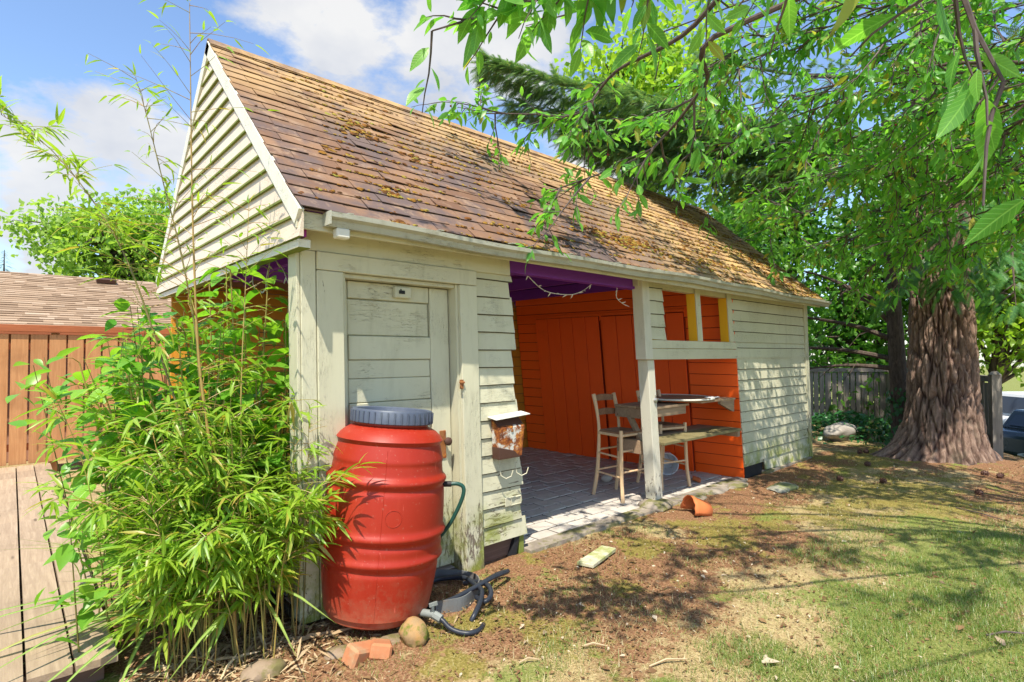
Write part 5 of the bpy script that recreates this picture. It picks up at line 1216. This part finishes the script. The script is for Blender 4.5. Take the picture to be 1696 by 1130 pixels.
# ------------------------------------------------------------------ background trees: trunk, limbs, crown of leaf clumps
def tree(name, label, base, crowns, n_leaf, size, mat, trunk_r=.18, grp='trees behind the yard', clump=26, cr=.32):
    t = thing(name, label, 'tree', (base[0], base[1], base[2]), grp); c0 = Vector(crowns[0][0])
    m = MB(); top = c0 + Vector((0, 0, crowns[0][1][2] * .3)); mid = Vector(base).lerp(top, .5) + Vector((jit(.2), jit(.2), 0))
    sp_ = smooth_path([base, mid, top], 6); m.tube(sp_, [trunk_r * (1 - .75 * i / len(sp_)) for i in range(len(sp_))], 10); m.build('trunk', 'bark', t, True)
    m = MB(); Ps = []; tot = sum(c[1][0] * c[1][1] * c[1][2] for c in crowns) ** 1.0
    for c, r in crowns:
        c = Vector(c); k_ = max(3, int(n_leaf / clump * (r[0] * r[1] * r[2]) / tot))
        for k in range(k_):
            d = Vector((random.gauss(0, 1), random.gauss(0, 1), random.gauss(0, 1))).normalized(); rr = random.random() ** .45
            rr *= 1 + .28 * mnoise.noise(d * 1.7 + c * .3)
            q = c + Vector((d.x * r[0], d.y * r[1], d.z * r[2])) * rr; Ps.append(q)
            if k % 5 == 0:
                st = sp_[random.randrange(len(sp_) // 2, len(sp_))]; m.tube([st, st.lerp(q, .5) + Vector((0, 0, .12)), q], [trunk_r * .28, trunk_r * .16, .008], 5, False)
    m.build('limbs', 'bark', t, True)
    C = np.array([tuple(q) for q in Ps]); cen = np.repeat(C, clump, 0); n_ = len(cen)
    P = cen + RNG.normal(0, cr, (n_, 3)) * np.array([1, 1, .6]); d = rvec(n_); d[:, 2] -= .5; up = rvec(n_) * .8 + np.array([0, 0, 1])
    V, F = scatter(T_TREE, P, frames(d, up), RNG.uniform(.7, 1.35, n_) * size); np_mesh('crown', V, F, mat, t, True, 'stuff'); return t
def atp(u, v, dep): return tuple(CAM + Fv * dep + RT * ((u - 848) / FPX * dep) + Uv * ((565 - v) / FPX * dep))
tree('left_tree', 'pale green leafy tree rising behind the neighbour house', (1.9, 21.5, -.05), [((1.2, 21.0, 5.3), (2.1, 2.1, 1.7)), ((2.5, 20.6, 6.1), (1.7, 1.7, 1.6)), ((-.2, 21.4, 5.9), (1.5, 1.3, 1.0)), ((3.2, 21, 4.4), (1.9, 1.9, 1.7))], 9500, .20, 'left_leaf', .22, clump=24, cr=.28)
tree('tall_maple', 'tall yellow green maple showing above the cherry twigs', (12.5, 6.5, -.05), [((11.9, 6.6, 9.3), (1.7, 1.7, 1.5)), ((12.9, 5.6, 10.2), (1.8, 1.8, 1.6)), ((13.2, 5.8, 7.6), (1.8, 1.8, 1.7))], 5200, .20, 'tree_leaf_bright', .24)
BT = [('bushy_tree', 'mid green bushy tree close behind the far end of the shed roof', (11.6, 3.6), [((11.4, 3.6, 4.0), (1.7, 1.7, 1.6)), ((12.2, 2.6, 2.6), (1.6, 1.5, 1.4))], 6500, .15, 'tree_leaf_mid'),
      ('bushy_tree', 'dense dark green tree filling the gap behind the picket fence', (14.6, 1.2), [((14.9, 1.7, 2.2), (2.0, 1.9, 1.9)), ((15.0, .2, 3.4), (1.9, 1.9, 1.7)), ((14.6, 1.0, .8), (1.8, 1.6, 1.2))], 8000, .17, 'tree_leaf_mid'),
      ('bushy_tree', 'light green tree rising behind the middle of the tree bank', (15.8, 3.4), [((15.6, 3.5, 5.6), (2.3, 2.3, 2.1)), ((14.8, 4.6, 4.2), (1.8, 1.8, 1.6))], 6500, .19, 'tree_leaf_mid'),
      ('bushy_tree', 'tall dark tree standing behind the big fir crown', (16.5, -.8), [((16.4, -.6, 6.2), (2.7, 2.6, 2.6)), ((16.0, .8, 4.4), (2.2, 2.0, 2.0))], 7500, .20, 'tree_leaf_dark'),
      ('bushy_tree', 'sunlit yellow green maple right of the big fir trunk', (15.2, -1.0), [((14.9, -1.4, 2.5), (1.3, 1.3, 1.25)), ((15.9, -1.8, 2.9), (1.5, 1.5, 1.5)), ((14.6, -1.0, 4.0), (1.4, 1.4, 1.2))], 7000, .16, 'tree_leaf_bright'),
      ('bushy_tree', 'tall mid green tree at the upper right corner behind the cherry', (16.0, -4.6), [((15.6, -4.4, 6.5), (2.8, 2.8, 2.6)), ((14.8, -3.4, 5.2), (1.8, 1.8, 1.6))], 6500, .20, 'tree_leaf_mid')]
for nm, lb, b, cr_, n_, s_, mt in BT:
    tree(nm, lb, (b[0], b[1], float(gz(b[0], b[1])) - .03), cr_, n_, s_, mt)
# tiny far conifer over the neighbour roof
fc_ = thing('far_conifer', 'tiny conifer tip showing over the neighbour roof', 'tree', (-1.55, 26, 0)); P, D, U, S = [], [], [], []
m = MB(); m.tube([(-1.55, 26, -.1), (-1.55, 26, 5.6)], [.15, .01], 6); m.build('trunk', 'bark', fc_)
for k in range(260):
    z = random.uniform(2.5, 5.6); r = (5.7 - z) * .28; a = random.uniform(0, 6.28); P.append(Vector((-1.55 + r * .4 * math.cos(a), 26 + r * .4 * math.sin(a), z))); D.append(Vector((math.cos(a), math.sin(a), -.2))); U.append(Vector((0, 0, 1))); S.append(r * .8 + .1)
sprays('needles', T_SPRAY, P, D, U, S, 'needle', fc_)

# ------------------------------------------------------------------ cherry tree: trunk just outside the frame on the right, limbs reach over the lawn and roof
ch = thing('cherry_tree', 'cherry tree whose leafy limbs hang over the roof and lawn from the right', 'tree', (5.1, -5.5, 0))
TT = Vector((5.2, -5.4, 2.3))
m = MB(); m.tube(smooth_path([(5.1, -5.5, -.3), (5.08, -5.48, .6), (5.15, -5.43, 1.5), TT], 5), [.24 - .005 * i for i in range(16)], 14); m.build('trunk', 'bark', ch, True)
CHERRY_ENDS = [((3.66, -0.22, 4.21), 0.8, 0.5), ((3.94, -0.46, 3.6), 1.0, 0.5), ((4.91, -0.52, 3.28), 1.0, 0.5), ((6.39, -0.49, 2.85), 1.1, 0.45), ((6.69, -1.03, 2.59), 1.1, 0.4), ((6.12, -1.6, 2.94), 1.1, 0.4), ((6.83, -1.97, 2.71), 0.9, 0.4), ((3.49, -0.88, 4.09), 1.0, 0.5), ((4.24, -1.27, 3.91), 1.1, 0.5), ((4.59, -1.86, 3.55), 1.1, 0.45), ((4.98, -2.47, 3.31), 1.1, 0.4), ((4.95, -1.36, 3.3), 1.2, 0.45), ((5.16, -2.12, 4.31), 1.1, 0.5), ((3.85, -1.21, 4.53), 1.0, 0.5), ((4.22, 0.35, 4.18), 0.5, 0.5), ((3.77, -1.94, 3.98), 1.0, 0.5), ((5.85, -2.18, 3.11), 1.1, 0.35), ((5.68, -0.69, 3.97), 1.2, 0.4), ((6.08, 0.32, 3.09), 0.5, 0.4), ((7.3, -1.61, 3.74), 1.1, 0.4), ((7.85, -0.48, 3.21), 1.0, 0.4), ((5.64, -0.14, 4.65), 1.0, 0.4), ((4.26, -2.64, 3.69), 0.9, 0.5), ((2.96, -0.41, 4.42), 0.6, 0.5), ((-0.2, -1.3, 5.2), 0.35, 0.5), ((0.9, -0.9, 5.7), 0.35, 0.5), ((1.9, -0.7, 6.0), 0.35, 0.4), ((0.5, -1.9, 4.9), 0.315, 0.5), ((3.0, -1.0, 6.2), 0.315, 0.4), ((1.6, -1.8, 5.4), 0.315, 0.4), ((2.6, -3.6, 4.7), 0.75, 0.4), ((1.6, -3.2, 4.9), 0.75, 0.4), ((3.4, -3.0, 5.0), 0.75, 0.4), ((0.6, -2.6, 4.9), 0.77, 0.4), ((2.0, -4.4, 5.0), 0.84, 0.4), ((1.0, -4.0, 4.7), 0.77, 0.4), ((3.6, -3.8, 5.0), 0.75, 0.3), ((-0.2, -3.2, 5.0), 0.63, 0.4), ((6.4, -1.9, 4.36), 1.6, 0.3), ((5.76, -1.87, 4.88), 1.8, 0.3), ((5.57, -2.24, 4.77), 1.8, 0.3), ((6.58, -1.53, 4.76), 1.6, 0.3), ((7.02, -1.9, 3.9), 1.3, 0.3), ((6.07, -2.4, 4.03), 1.4, 0.3), ((6.14, -1.96, 5.45), 1.6, 0.3)]
limbs = [
    ([TT, (3.4, -3.2, 4.1), (2.2, -1.9, 4.0), (2.09, -1.22, 3.73), (2.08, -.67, 3.69), (2.18, -.2, 3.55), (2.16, .35, 3.72), (2.03, 1.0, 3.9)], .5, .30, .03),
    ([TT, (3.2, -3.4, 3.9), (1.62, -1.86, 3.34), (1.76, -1.57, 3.16), (1.84, -1.23, 2.96), (1.92, -.9, 2.9), (1.86, -.3, 2.84)], .5, .2, .025),
    ([TT, (3.0, -4.0, 3.5), (1.0, -2.6, 3.2), (.45, -2.05, 2.95), (.12, -1.83, 2.88)], .6, .25, .025),
    ([TT, (2.6, -4.5, 3.3), (.6, -3.3, 2.75), (.0, -2.95, 2.50)], .9, .12, .02),
    ([TT, (3.2, -5.0, 3.4), (.9, -4.8, 3.9), (-.2, -4.7, 4.1)], .3, .7, .05),
    ([TT, (4.2, -6.2, 3.5), (3.4, -7.2, 4.2)], .3, .7, .05), ([TT, (6.2, -6.0, 3.4), (7.2, -6.8, 4.0)], .3, .7, .05),
]
# four boughs; the limbs leave them towards the left, lifted in the middle
HUBS = [Vector(h) for h in ((5.3, -3.9, 3.5), (4.3, -3.9, 4.2), (5.6, -4.3, 3.0), (3.4, -4.2, 4.4), (5.8, -4.1, 4.4))]
for h in HUBS: limbs.append(([TT, TT.lerp(h, .5) + Vector((jit(.1), jit(.1), .15)), h], .9, .2, .081))
for e, dens, up_ in CHERRY_ENDS:
    e = Vector(e); h = min(HUBS, key=lambda q: (q - e).length + (q - TT).length * .3); up_ *= .6
    a = h.lerp(e, .35) + Vector((jit(.25), jit(.25), up_)); b = h.lerp(e, .7) + Vector((jit(.25), jit(.25), up_ * .8))
    limbs.append(([h, a, b, e], .3 if (h - e).length < 2.5 else .4, dens * (.3 if e.z > 5.1 else .5 if e.z > 4.3 else .85), .02))
LP, LD, LU, LS = [], [], [], []; mb = MB(); tw = MB(); fruit = []
def leafy_twig(p, d, L, n_leaf, size):
    d = d.normalized(); pts_ = [p]; q = p.copy(); dd = d.copy(); st = 4
    for k in range(st):
        dd = (dd + Vector((jit(.2), jit(.2), -.03 + jit(.14)))).normalized(); q = q + dd * L / st; pts_.append(q.copy())
    tw.tube(pts_, [.0045, .004, .0032, .0025, .0018], 4, False)
    for k in range(n_leaf):
        t = (k + random.random() * .6) / n_leaf; t = .12 + .88 * min(t, 1); i = min(int(t * st), st - 1); b = pts_[i].lerp(pts_[i + 1], t * st - i)
        tan = (pts_[i + 1] - pts_[i]).normalized(); side = Vector((jit(1), jit(1), jit(.5))).normalized()
        ld = (tan * .6 + side * .8 + Vector((0, 0, -random.uniform(-.1, .75)))).normalized()
        LP.append(b + ld * .012); LD.append(ld); LU.append(Vector((jit(.9), jit(.9), .8 + jit(.5)))); LS.append(size * min(1.35, random.lognormvariate(-.08, .28)))
    if random.random() < .05: fruit.append(pts_[2])
for pts_, f0, dens, r0 in limbs:
    sp_ = smooth_path(pts_, 6); n_ = len(sp_)
    mb.tube(sp_, [max(.006 if r0 < .08 else .032, r0 * (1 - i / n_) ** 1.1) for i in range(n_)], 8)
    L = sum((sp_[i + 1] - sp_[i]).length for i in range(n_ - 1))
    for k in range(int(L * 5.2 * dens)):
        t = f0 + (1 - f0) * random.random(); i = min(int(t * (n_ - 1)), n_ - 2); p = sp_[i].lerp(sp_[i + 1], random.random()); tan = (sp_[i + 1] - sp_[i]).normalized()
        side = Vector((jit(1), jit(1), jit(.7))).normalized(); d = (tan * .8 + side * .75 + Vector((0, 0, -.05))).normalized(); SL = random.uniform(.35, .95) * (1.1 - .4 * t)
        b = [p]; q = p.copy(); dd = d.copy()
        for s_ in range(4): dd = (dd + Vector((jit(.2), jit(.2), -.02 + jit(.14)))).normalized(); q = q + dd * SL / 4; b.append(q.copy())
        tw.tube(b, [.009, .0075, .006, .0045, .003], 5, False)
        for s_ in range(1, 5):
            for r in range(random.choice((1, 2))):
                leafy_twig(b[s_], (b[s_] - b[s_ - 1]).normalized() + Vector((jit(.9), jit(.9), jit(.5))), random.uniform(.12, .3), random.randint(4, 7), .100)
    for k in range(int(L * 4 * min(dens, 1))):
        t = f0 + (1 - f0) * random.random(); i = min(int(t * (n_ - 1)), n_ - 2); tan = (sp_[i + 1] - sp_[i]).normalized(); leafy_twig(sp_[i], tan * .6 + Vector((jit(1), jit(1), jit(.5))), random.uniform(.1, .25), 5, .11)
    leafy_twig(sp_[-1], (sp_[-1] - sp_[-2]), .3, 7, .10)
# the close twigs that dip into the top of the view
for p, d, L, n_, s_ in (((-.12, -2.80, 2.36), (.1, .25, -.25), .2, 5, .12), ((-.22, -2.84, 2.34), (-.1, .3, -.25), .16, 4, .12),
                        ((.12, -1.85, 2.90), (-.2, .1, -.5), .25, 8, .12), ((.25, -1.95, 2.92), (.1, .2, -.5), .25, 8, .12), ((.02, -1.80, 2.92), (-.4, .4, -.3), .25, 7, .115), ((.4, -2.1, 2.9), (.2, .2, -.5), .25, 7, .115),
                        ((.06, -3.18, 1.86), (-.55, .45, -.25), .12, 3, .13), ((.5, -2.3, 2.9), (.1, .2, -.4), .3, 7, .11), ((.75, -2.4, 3.0), (0, .3, -.4), .3, 7, .11)):
    leafy_twig(Vector(p), Vector(d), L, n_, s_)
tw.tube(smooth_path([(2.6, -4.5, 3.3), (1.2, -3.9, 2.6), (.7, -3.5, 2.2), (.3, -3.3, 2.0), (.06, -3.18, 1.86)]), [.003] * 25, 5)
mb.build('limbs', 'bark', ch, True); tw.build('twigs', 'twig_bark', ch, True)
LPa = np.array([tuple(p) for p in LP]); R = frames(np.array([tuple(p) for p in LD]), np.array([tuple(p) for p in LU])); LSa = np.array(LS)
dist = np.linalg.norm(LPa - np.array(CAM), axis=1); keep = (dist > .62) & ~((dist < 1.7) & (RNG.uniform(0, 1, len(dist)) < .35))
LPa, R, LSa = LPa[keep], R[keep], LSa[keep]
leaves('leaf', T_CHERRY, T_CHERRY_LO, LPa, R, LSa, 'cherry_leaf', ch, 300, 'foliage')
for p in fruit[:60]:
    m = MB(); m.tube([p, p + Vector((jit(.01), jit(.01), -.035))], .001, 4, False); m.lathe([(.001, -.053), (.007, -.05), (.0095, -.043), (.007, -.036), (.001, -.034)], 10, Matrix.Translation(p)); m.build('cherry', 'cherry_fruit', ch, True)

# ------------------------------------------------------------------ bamboo
bam = thing('bamboo_clump', 'bright green clumping bamboo between the deck and the red barrel', 'bamboo', (-.38, .1, 0))
BP, BD, BU, BS = [], [], [], []
def fan(p, d, n_, size):
    for k in range(n_):
        ld = (d + Vector((jit(.8), jit(.8), jit(.6) - .25))).normalized(); BP.append(p + ld * .01); BD.append(ld); BU.append(Vector((jit(.7), jit(.7), 1))); BS.append(size * random.uniform(.6, 1.2))
def culm(path, r, mat, t_leaf, nb, bl_, fan_n, size, tw_):
    sp_ = smooth_path(path, 6); n_ = len(sp_); m = MB(); rad = []
    for i in range(n_): rad.append(max(.0015, r * (1 - .85 * i / n_)) * (1.25 if i % 4 == 0 else 1))
    m.tube(sp_, rad, 8); m.build('culm', mat, bam, True)
    for k in range(nb):
        t = t_leaf + (1 - t_leaf) * random.random(); i = min(int(t * (n_ - 1)), n_ - 2); p = sp_[i].lerp(sp_[i + 1], random.random()); a = random.uniform(0, 6.28)
        d = Vector((math.cos(a), math.sin(a), random.uniform(.1, 1.0))).normalized(); L = bl_ * random.uniform(.4, 1.1) * (1.1 - .5 * t); q = [p]
        for s_ in range(3): d = (d + Vector((jit(.2), jit(.2), -.10))).normalized(); q.append(q[-1] + d * L / 3)
        tw_.tube(q, [.0022, .0016, .0012, .0008], 4, False)
        for s_ in (1, 2, 3):
            if random.random() < .85: fan(q[s_], d, random.randint(1, fan_n), size)
    fan(sp_[-1], (sp_[-1] - sp_[-2]).normalized(), 3, size)
tw = MB()
culm([(-.523, .115, -.02), (-.549, .125, .539), (-.578, .141, .861), (-.611, .162, 1.183), (-.688, .221, 1.505), (-.789, .301, 1.891), (-.889, .382, 2.181), (-1.037, .507, 2.471), (-1.183, .633, 2.68), (-1.348, .778, 2.825)], .0085, 'culm_dark', .42, 60, .30, 3, .125, tw)
culm([(-.391, -.073, -.02), (-.425, -.055, .556), (-.498, -.003, .999), (-.557, .035, 1.506), (-.584, .044, 2.012), (-.6, .045, 2.455), (-.612, .041, 2.93), (-.623, .038, 3.39)], .009, 'culm', .35, 44, .50, 1, .09, tw)
culm([(-.438, .105, -.02), (-.471, .117, .686), (-.515, .142, 1.177), (-.546, .156, 1.635), (-.614, .203, 2.094), (-.693, .263, 2.486), (-.758, .312, 2.814), (-.812, .35, 3.05)], .0075, 'culm_dark', .4, 44, .42, 1, .09, tw)
culm([(-.33, -.02, -.02), (-.35, -.02, .6), (-.36, .0, 1.3), (-.33, .05, 1.9), (-.30, .1, 2.4)], .006, 'culm', .35, 26, .4, 2, .10, tw)
culm([(-.05, -.10, -.02), (-.035, -.10, .5), (-.03, -.10, .9), (-.02, -.09, 1.25)], .004, 'culm_dark', .4, 14, .2, 1, .04, tw)
for k in range(26):      # mid height canes
    bx_, by_ = -.45 + random.gauss(0, .18), .12 + random.gauss(0, .16); h = random.uniform(.9, 1.5); ln = Vector((random.gauss(-.12, .25), random.gauss(.05, .2), 0))
    culm([(bx_, by_, -.03), (bx_ + ln.x * .25, by_ + ln.y * .25, h * .4), (bx_ + ln.x * .6, by_ + ln.y * .6, h * .75), (bx_ + ln.x * 1.1, by_ + ln.y * 1.1, h)], .0045, random.choice(('culm', 'culm_dark')), .25, 20, .28, 3, .12, tw)
for k in range(62):      # short canes, splayed outwards
    a = random.uniform(0, 6.28); bx_, by_ = -.38 + random.gauss(0, .2), .0 + random.gauss(0, .17); h = random.uniform(.4, 1.0); o_ = random.uniform(.12, .48)
    rt = RT * jit(1) * o_ * 1.25 + FW * random.uniform(-.7, .5) * o_
    if bx_ + rt.x * 1.1 > .06: continue
    culm([(bx_, by_, -.03), (bx_ + rt.x * .2, by_ + rt.y * .2, h * .5), (bx_ + rt.x * .6, by_ + rt.y * .6, h * .85), (bx_ + rt.x * 1.1, by_ + rt.y * 1.1, h * .95)], .0032, 'culm', .3, 14, .2, 4, .125, tw)
tw.build('twigs', 'culm', bam)
P = np.array([tuple(p) for p in BP]); R = frames(np.array([tuple(p) for p in BD]), np.array([tuple(p) for p in BU])); S = np.array(BS)
keep = (P[:, 2] > .02) & ~((P[:, 0] > .08) & (P[:, 1] > -.06)); P, R, S = P[keep], R[keep], S[keep]
leaves('leaf', T_BAMBOO, T_BAMBOO, P, R, S, 'bamboo_leaf', bam, 300, 'foliage')
# ------------------------------------------------------------------ broad leaved plant and strap leaved clump
bp = thing('broadleaf_plant', 'tall plant with big pale green toothed leaves growing under the gable', 'plant', (-.3, .9, 0))
QP, QD, QU, QS = [], [], [], []; m = MB()
stems = [[(.05, .38, -.03), (.07, .34, .8), (.08, .3, 1.5), (.05, .27, 2.0)], [(-.25, .42, -.03), (-.28, .4, .9), (-.3, .36, 1.6), (-.33, .34, 2.05)], [(-.1, .62, -.03), (-.08, .6, .9), (-.06, .56, 1.6), (-.05, .52, 2.1)], [(-.05, .9, -.03), (-.089, .9, .405), (-.127, .9, 1.075), (-.187, .9, 1.658), (-.204, .9, 2.13)], [(.10, 1.0, -.03), (.169, 1.0, .375), (.226, 1.0, 1.306), (.256, 1.0, 1.95)], [(-.55, .8, -.03), (-.67, .8, .542), (-.827, .8, 1.071), (-.973, .8, 1.362)],
         [(-.3, 1.4, -.03), (-.358, 1.4, .61), (-.554, 1.4, 1.405), (-.767, 1.4, 1.657)], [(-.35, .7, -.03), (-.4, .7, .8), (-.46, .72, 1.5), (-.5, .74, 1.75)], [(.0, .65, -.03), (.05, .62, .7), (.10, .55, 1.3), (.08, .5, 1.6)], [(-.6, 1.1, -.03), (-.75, 1.1, .7), (-.85, 1.15, 1.2)], [(-.2, .6, -.03), (-.22, .6, .8), (-.25, .6, 1.25)], [(-.62, .55, -.03), (-.7, .5, .7), (-.78, .48, 1.25), (-.82, .46, 1.5)], [(-.12, .45, -.03), (-.14, .42, .8), (-.16, .40, 1.45)], [(-.7, .9, -.03), (-.8, .9, .7), (-.92, .92, 1.2)], [(-.62, .4, -.03), (-.74, .42, .7), (-.92, .45, 1.35)], [(-.45, .55, -.03), (-.5, .5, .9), (-.58, .46, 1.75)], [(-.2, .5, -.03), (-.2, .45, .9), (-.22, .42, 1.85)], [(.02, .5, -.03), (.04, .45, .9), (.02, .4, 1.75)], [(-.3, .7, -.03), (-.32, .7, 1.0), (-.36, .68, 2.0)], [(-.75, .75, -.03), (-.85, .75, .8), (-1.0, .78, 1.5)], [(-.5, .45, -.03), (-.6, .42, .8), (-.72, .4, 1.35)], [(-.4, .35, -.03), (-.42, .32, .7), (-.45, .3, 1.5)], [(-.1, .35, -.03), (-.08, .3, .6), (-.06, .26, 1.15)], [(-.28, .3, -.03), (-.28, .25, .8), (-.3, .22, 1.3)], [(-.66, .7, -.03), (-.82, .72, .6), (-.92, .75, 1.0)]]
for sp in stems:
    s_ = smooth_path(sp, 8); n_ = len(s_); m.tube(s_, [.009 * (1 - .6 * i / n_) for i in range(n_)], 7); a = random.uniform(0, 6.28)
    for i in range(n_ // 4, n_, 1):
        a += 2.4 + jit(.4); d = Vector((math.cos(a), math.sin(a), .25 + jit(.25))).normalized(); p = s_[i]; e = p + d * random.uniform(.04, .10); m.tube([p, p.lerp(e, .5) + Vector((0, 0, .012)), e], [.003, .0025, .002], 4, False)
        QP.append(e); QD.append((d + Vector((0, 0, -.35 + jit(.4)))).normalized()); QU.append(Vector((jit(.4), jit(.4), 1))); QS.append(random.uniform(.13, .235) * (1 - .35 * (i / n_) ** 3))
m.build('stems', 'culm', bp, True)
P = np.array([tuple(p) for p in QP]); R = frames(np.array([tuple(p) for p in QD]), np.array([tuple(p) for p in QU])); leaves('leaf', T_BROAD, T_BROAD, P, R, np.array(QS), 'broad_leaf', bp, 300)
us = thing('leafy_shrub', 'leafy green shrub filling the open end of the shed behind the bamboo', 'shrub', (-.2, .9, 0)); m = MB(); QP, QD, QU, QS = [], [], [], []
for k in range(78):
    bx_, by_ = -.42 + random.gauss(0, .30), .85 + random.gauss(0, .30); h = random.uniform(.7, 1.85); e = Vector((bx_ + random.gauss(0, .2), by_ + random.gauss(0, .2), h)); m.tube([(bx_, by_, -.04), e], [.005, .002], 5, False)
    for i in range(26):
        t = random.uniform(.3, 1); p = Vector((bx_, by_, 0)).lerp(e, t) + Vector((jit(.1), jit(.1), jit(.06))); QP.append(p); QD.append(Vector((jit(1), jit(1), jit(.5))).normalized()); QU.append(Vector((jit(.5), jit(.5), 1))); QS.append(random.uniform(.08, .16))
m.build('stems', 'culm_dark', us)
P = np.array([tuple(p) for p in QP]); R = frames(np.array([tuple(p) for p in QD]), np.array([tuple(p) for p in QU])); V, F = scatter(T_UNDER, P, R, np.array(QS)); np_mesh('foliage', V, F, 'under_leaf', us, True, 'stuff')
sc_ = thing('strap_leaved_clump', 'clump of long arching grassy leaves leaning over the deck', 'plant', (-.42, .45, 0)); QP, QD, QU, QS = [], [], [], []
for k in range(85):
    a = random.gauss(math.pi * .86, .8); e = random.uniform(.5, 1.5); QP.append(Vector((-.35 + random.gauss(0, .12), .42 + random.gauss(0, .12), random.uniform(0, .1)))); d = Vector((math.cos(a) * math.cos(e), math.sin(a) * math.cos(e), math.sin(e))); QD.append(d); QU.append(Vector((-d.x * .5, -d.y * .5, 1))); QS.append(random.uniform(.5, .85))
P = np.array([tuple(p) for p in QP]); R = frames(np.array([tuple(p) for p in QD]), np.array([tuple(p) for p in QU])); leaves('leaf', T_BLADE, T_BLADE, P, R, np.array(QS), 'strap_leaf', sc_, 130)

# ------------------------------------------------------------------ grass, moss tufts and litter
def scatter_ground(n_, x0, x1, y0, y1):
    x = RNG.uniform(x0, x1, n_); y = RNG.uniform(y0, y1, n_)
    v = np.stack([x, y, 0 * x], -1) - np.array(CAM); z = v @ np.array(Fv); u = v @ np.array(RT)
    ok = (z > 1.0) & (np.abs(u / np.maximum(z, .1)) < 1.02) & ~((x > 0) & (y > -.09)) & ~((x < -.86) & (y > .0)) & (np.hypot(x - 8.94, y + 1.41) > .8)
    # thin out with distance
    ok &= RNG.uniform(0, 1, n_) < np.clip(14 / np.maximum(z, 1) ** 2, .06, 1)
    return x[ok], y[ok]
def blades(name, x, y, size, tilt, mat, w=1.0):
    n_ = len(x); P = np.stack([x, y, gz(x, y) - .004], -1); a = RNG.uniform(0, 6.28, n_); t = RNG.uniform(*tilt, n_)
    d = np.stack([np.cos(a) * np.cos(t), np.sin(a) * np.cos(t), np.sin(t)], -1); up = rvec(n_) * .3 + np.stack([-np.cos(a), -np.sin(a), 1 + 0 * a], -1)
    tpl = (T_GRASS[0] * np.array([w, 1, 1]), T_GRASS[1]); V, F = scatter(tpl, P, frames(d, up), size * RNG.uniform(.5, 1.3, n_)); return np_mesh(name, V, F, mat, None, False, 'stuff')
from mathutils import noise as _n
def pick(x, y, w): return RNG.uniform(0, 1, len(x)) < w
x, y = scatter_ground(620000, -.5, 10, -3.4, .1); s_, mo, g_ = cover(x, y)
patch = np.array([_n.noise(Vector((a * 2.2, b * 2.2, 3))) for a, b in zip(x, y)])
k = pick(x, y, np.clip(g_ * .9 + patch * .9 - .08 - s_ * .35, .03, 1)); blades('grass', x[k], y[k], .044, (.5, 1.4), 'grass')
k = pick(x, y, np.clip(.34 - s_ * .28 + .35 * patch, .03, 1)); blades('dry_grass', x[k], y[k], .040, (.05, .9), 'straw')
def flakes(name, x, y, size, mat, asp, label=None):
    n_ = len(x); P = np.stack([x, y, gz(x, y) + .006 + RNG.uniform(0, .008, n_)], -1); d = rvec(n_); d[:, 2] *= .25; up = rvec(n_) * .5 + np.array([0, 0, 1])
    tpl = leaf_tpl(asp, (0, .45, 1), (.35, 1, .15), .25, .25); V, F = scatter(tpl, P, frames(d, up), size * RNG.lognormal(0, .45, n_)); return np_mesh(name, V, F, mat, None, False, 'stuff')
x, y = scatter_ground(60000, -.6, 10, -3.4, .3); s_, mo, g_ = cover(x, y); k = pick(x, y, np.clip(s_ * .75 + .10, 0, 1)); flakes('leaf_litter', x[k], y[k], .016, 'litter', .6)
n_ = 1700; x = -.45 + RNG.normal(0, .36, n_); y = -.02 + RNG.normal(0, .33, n_); ok = ~((x < -.88) & (y > .0)); flakes('bamboo_litter', x[ok], y[ok], .085, 'dry_leaf', .12)
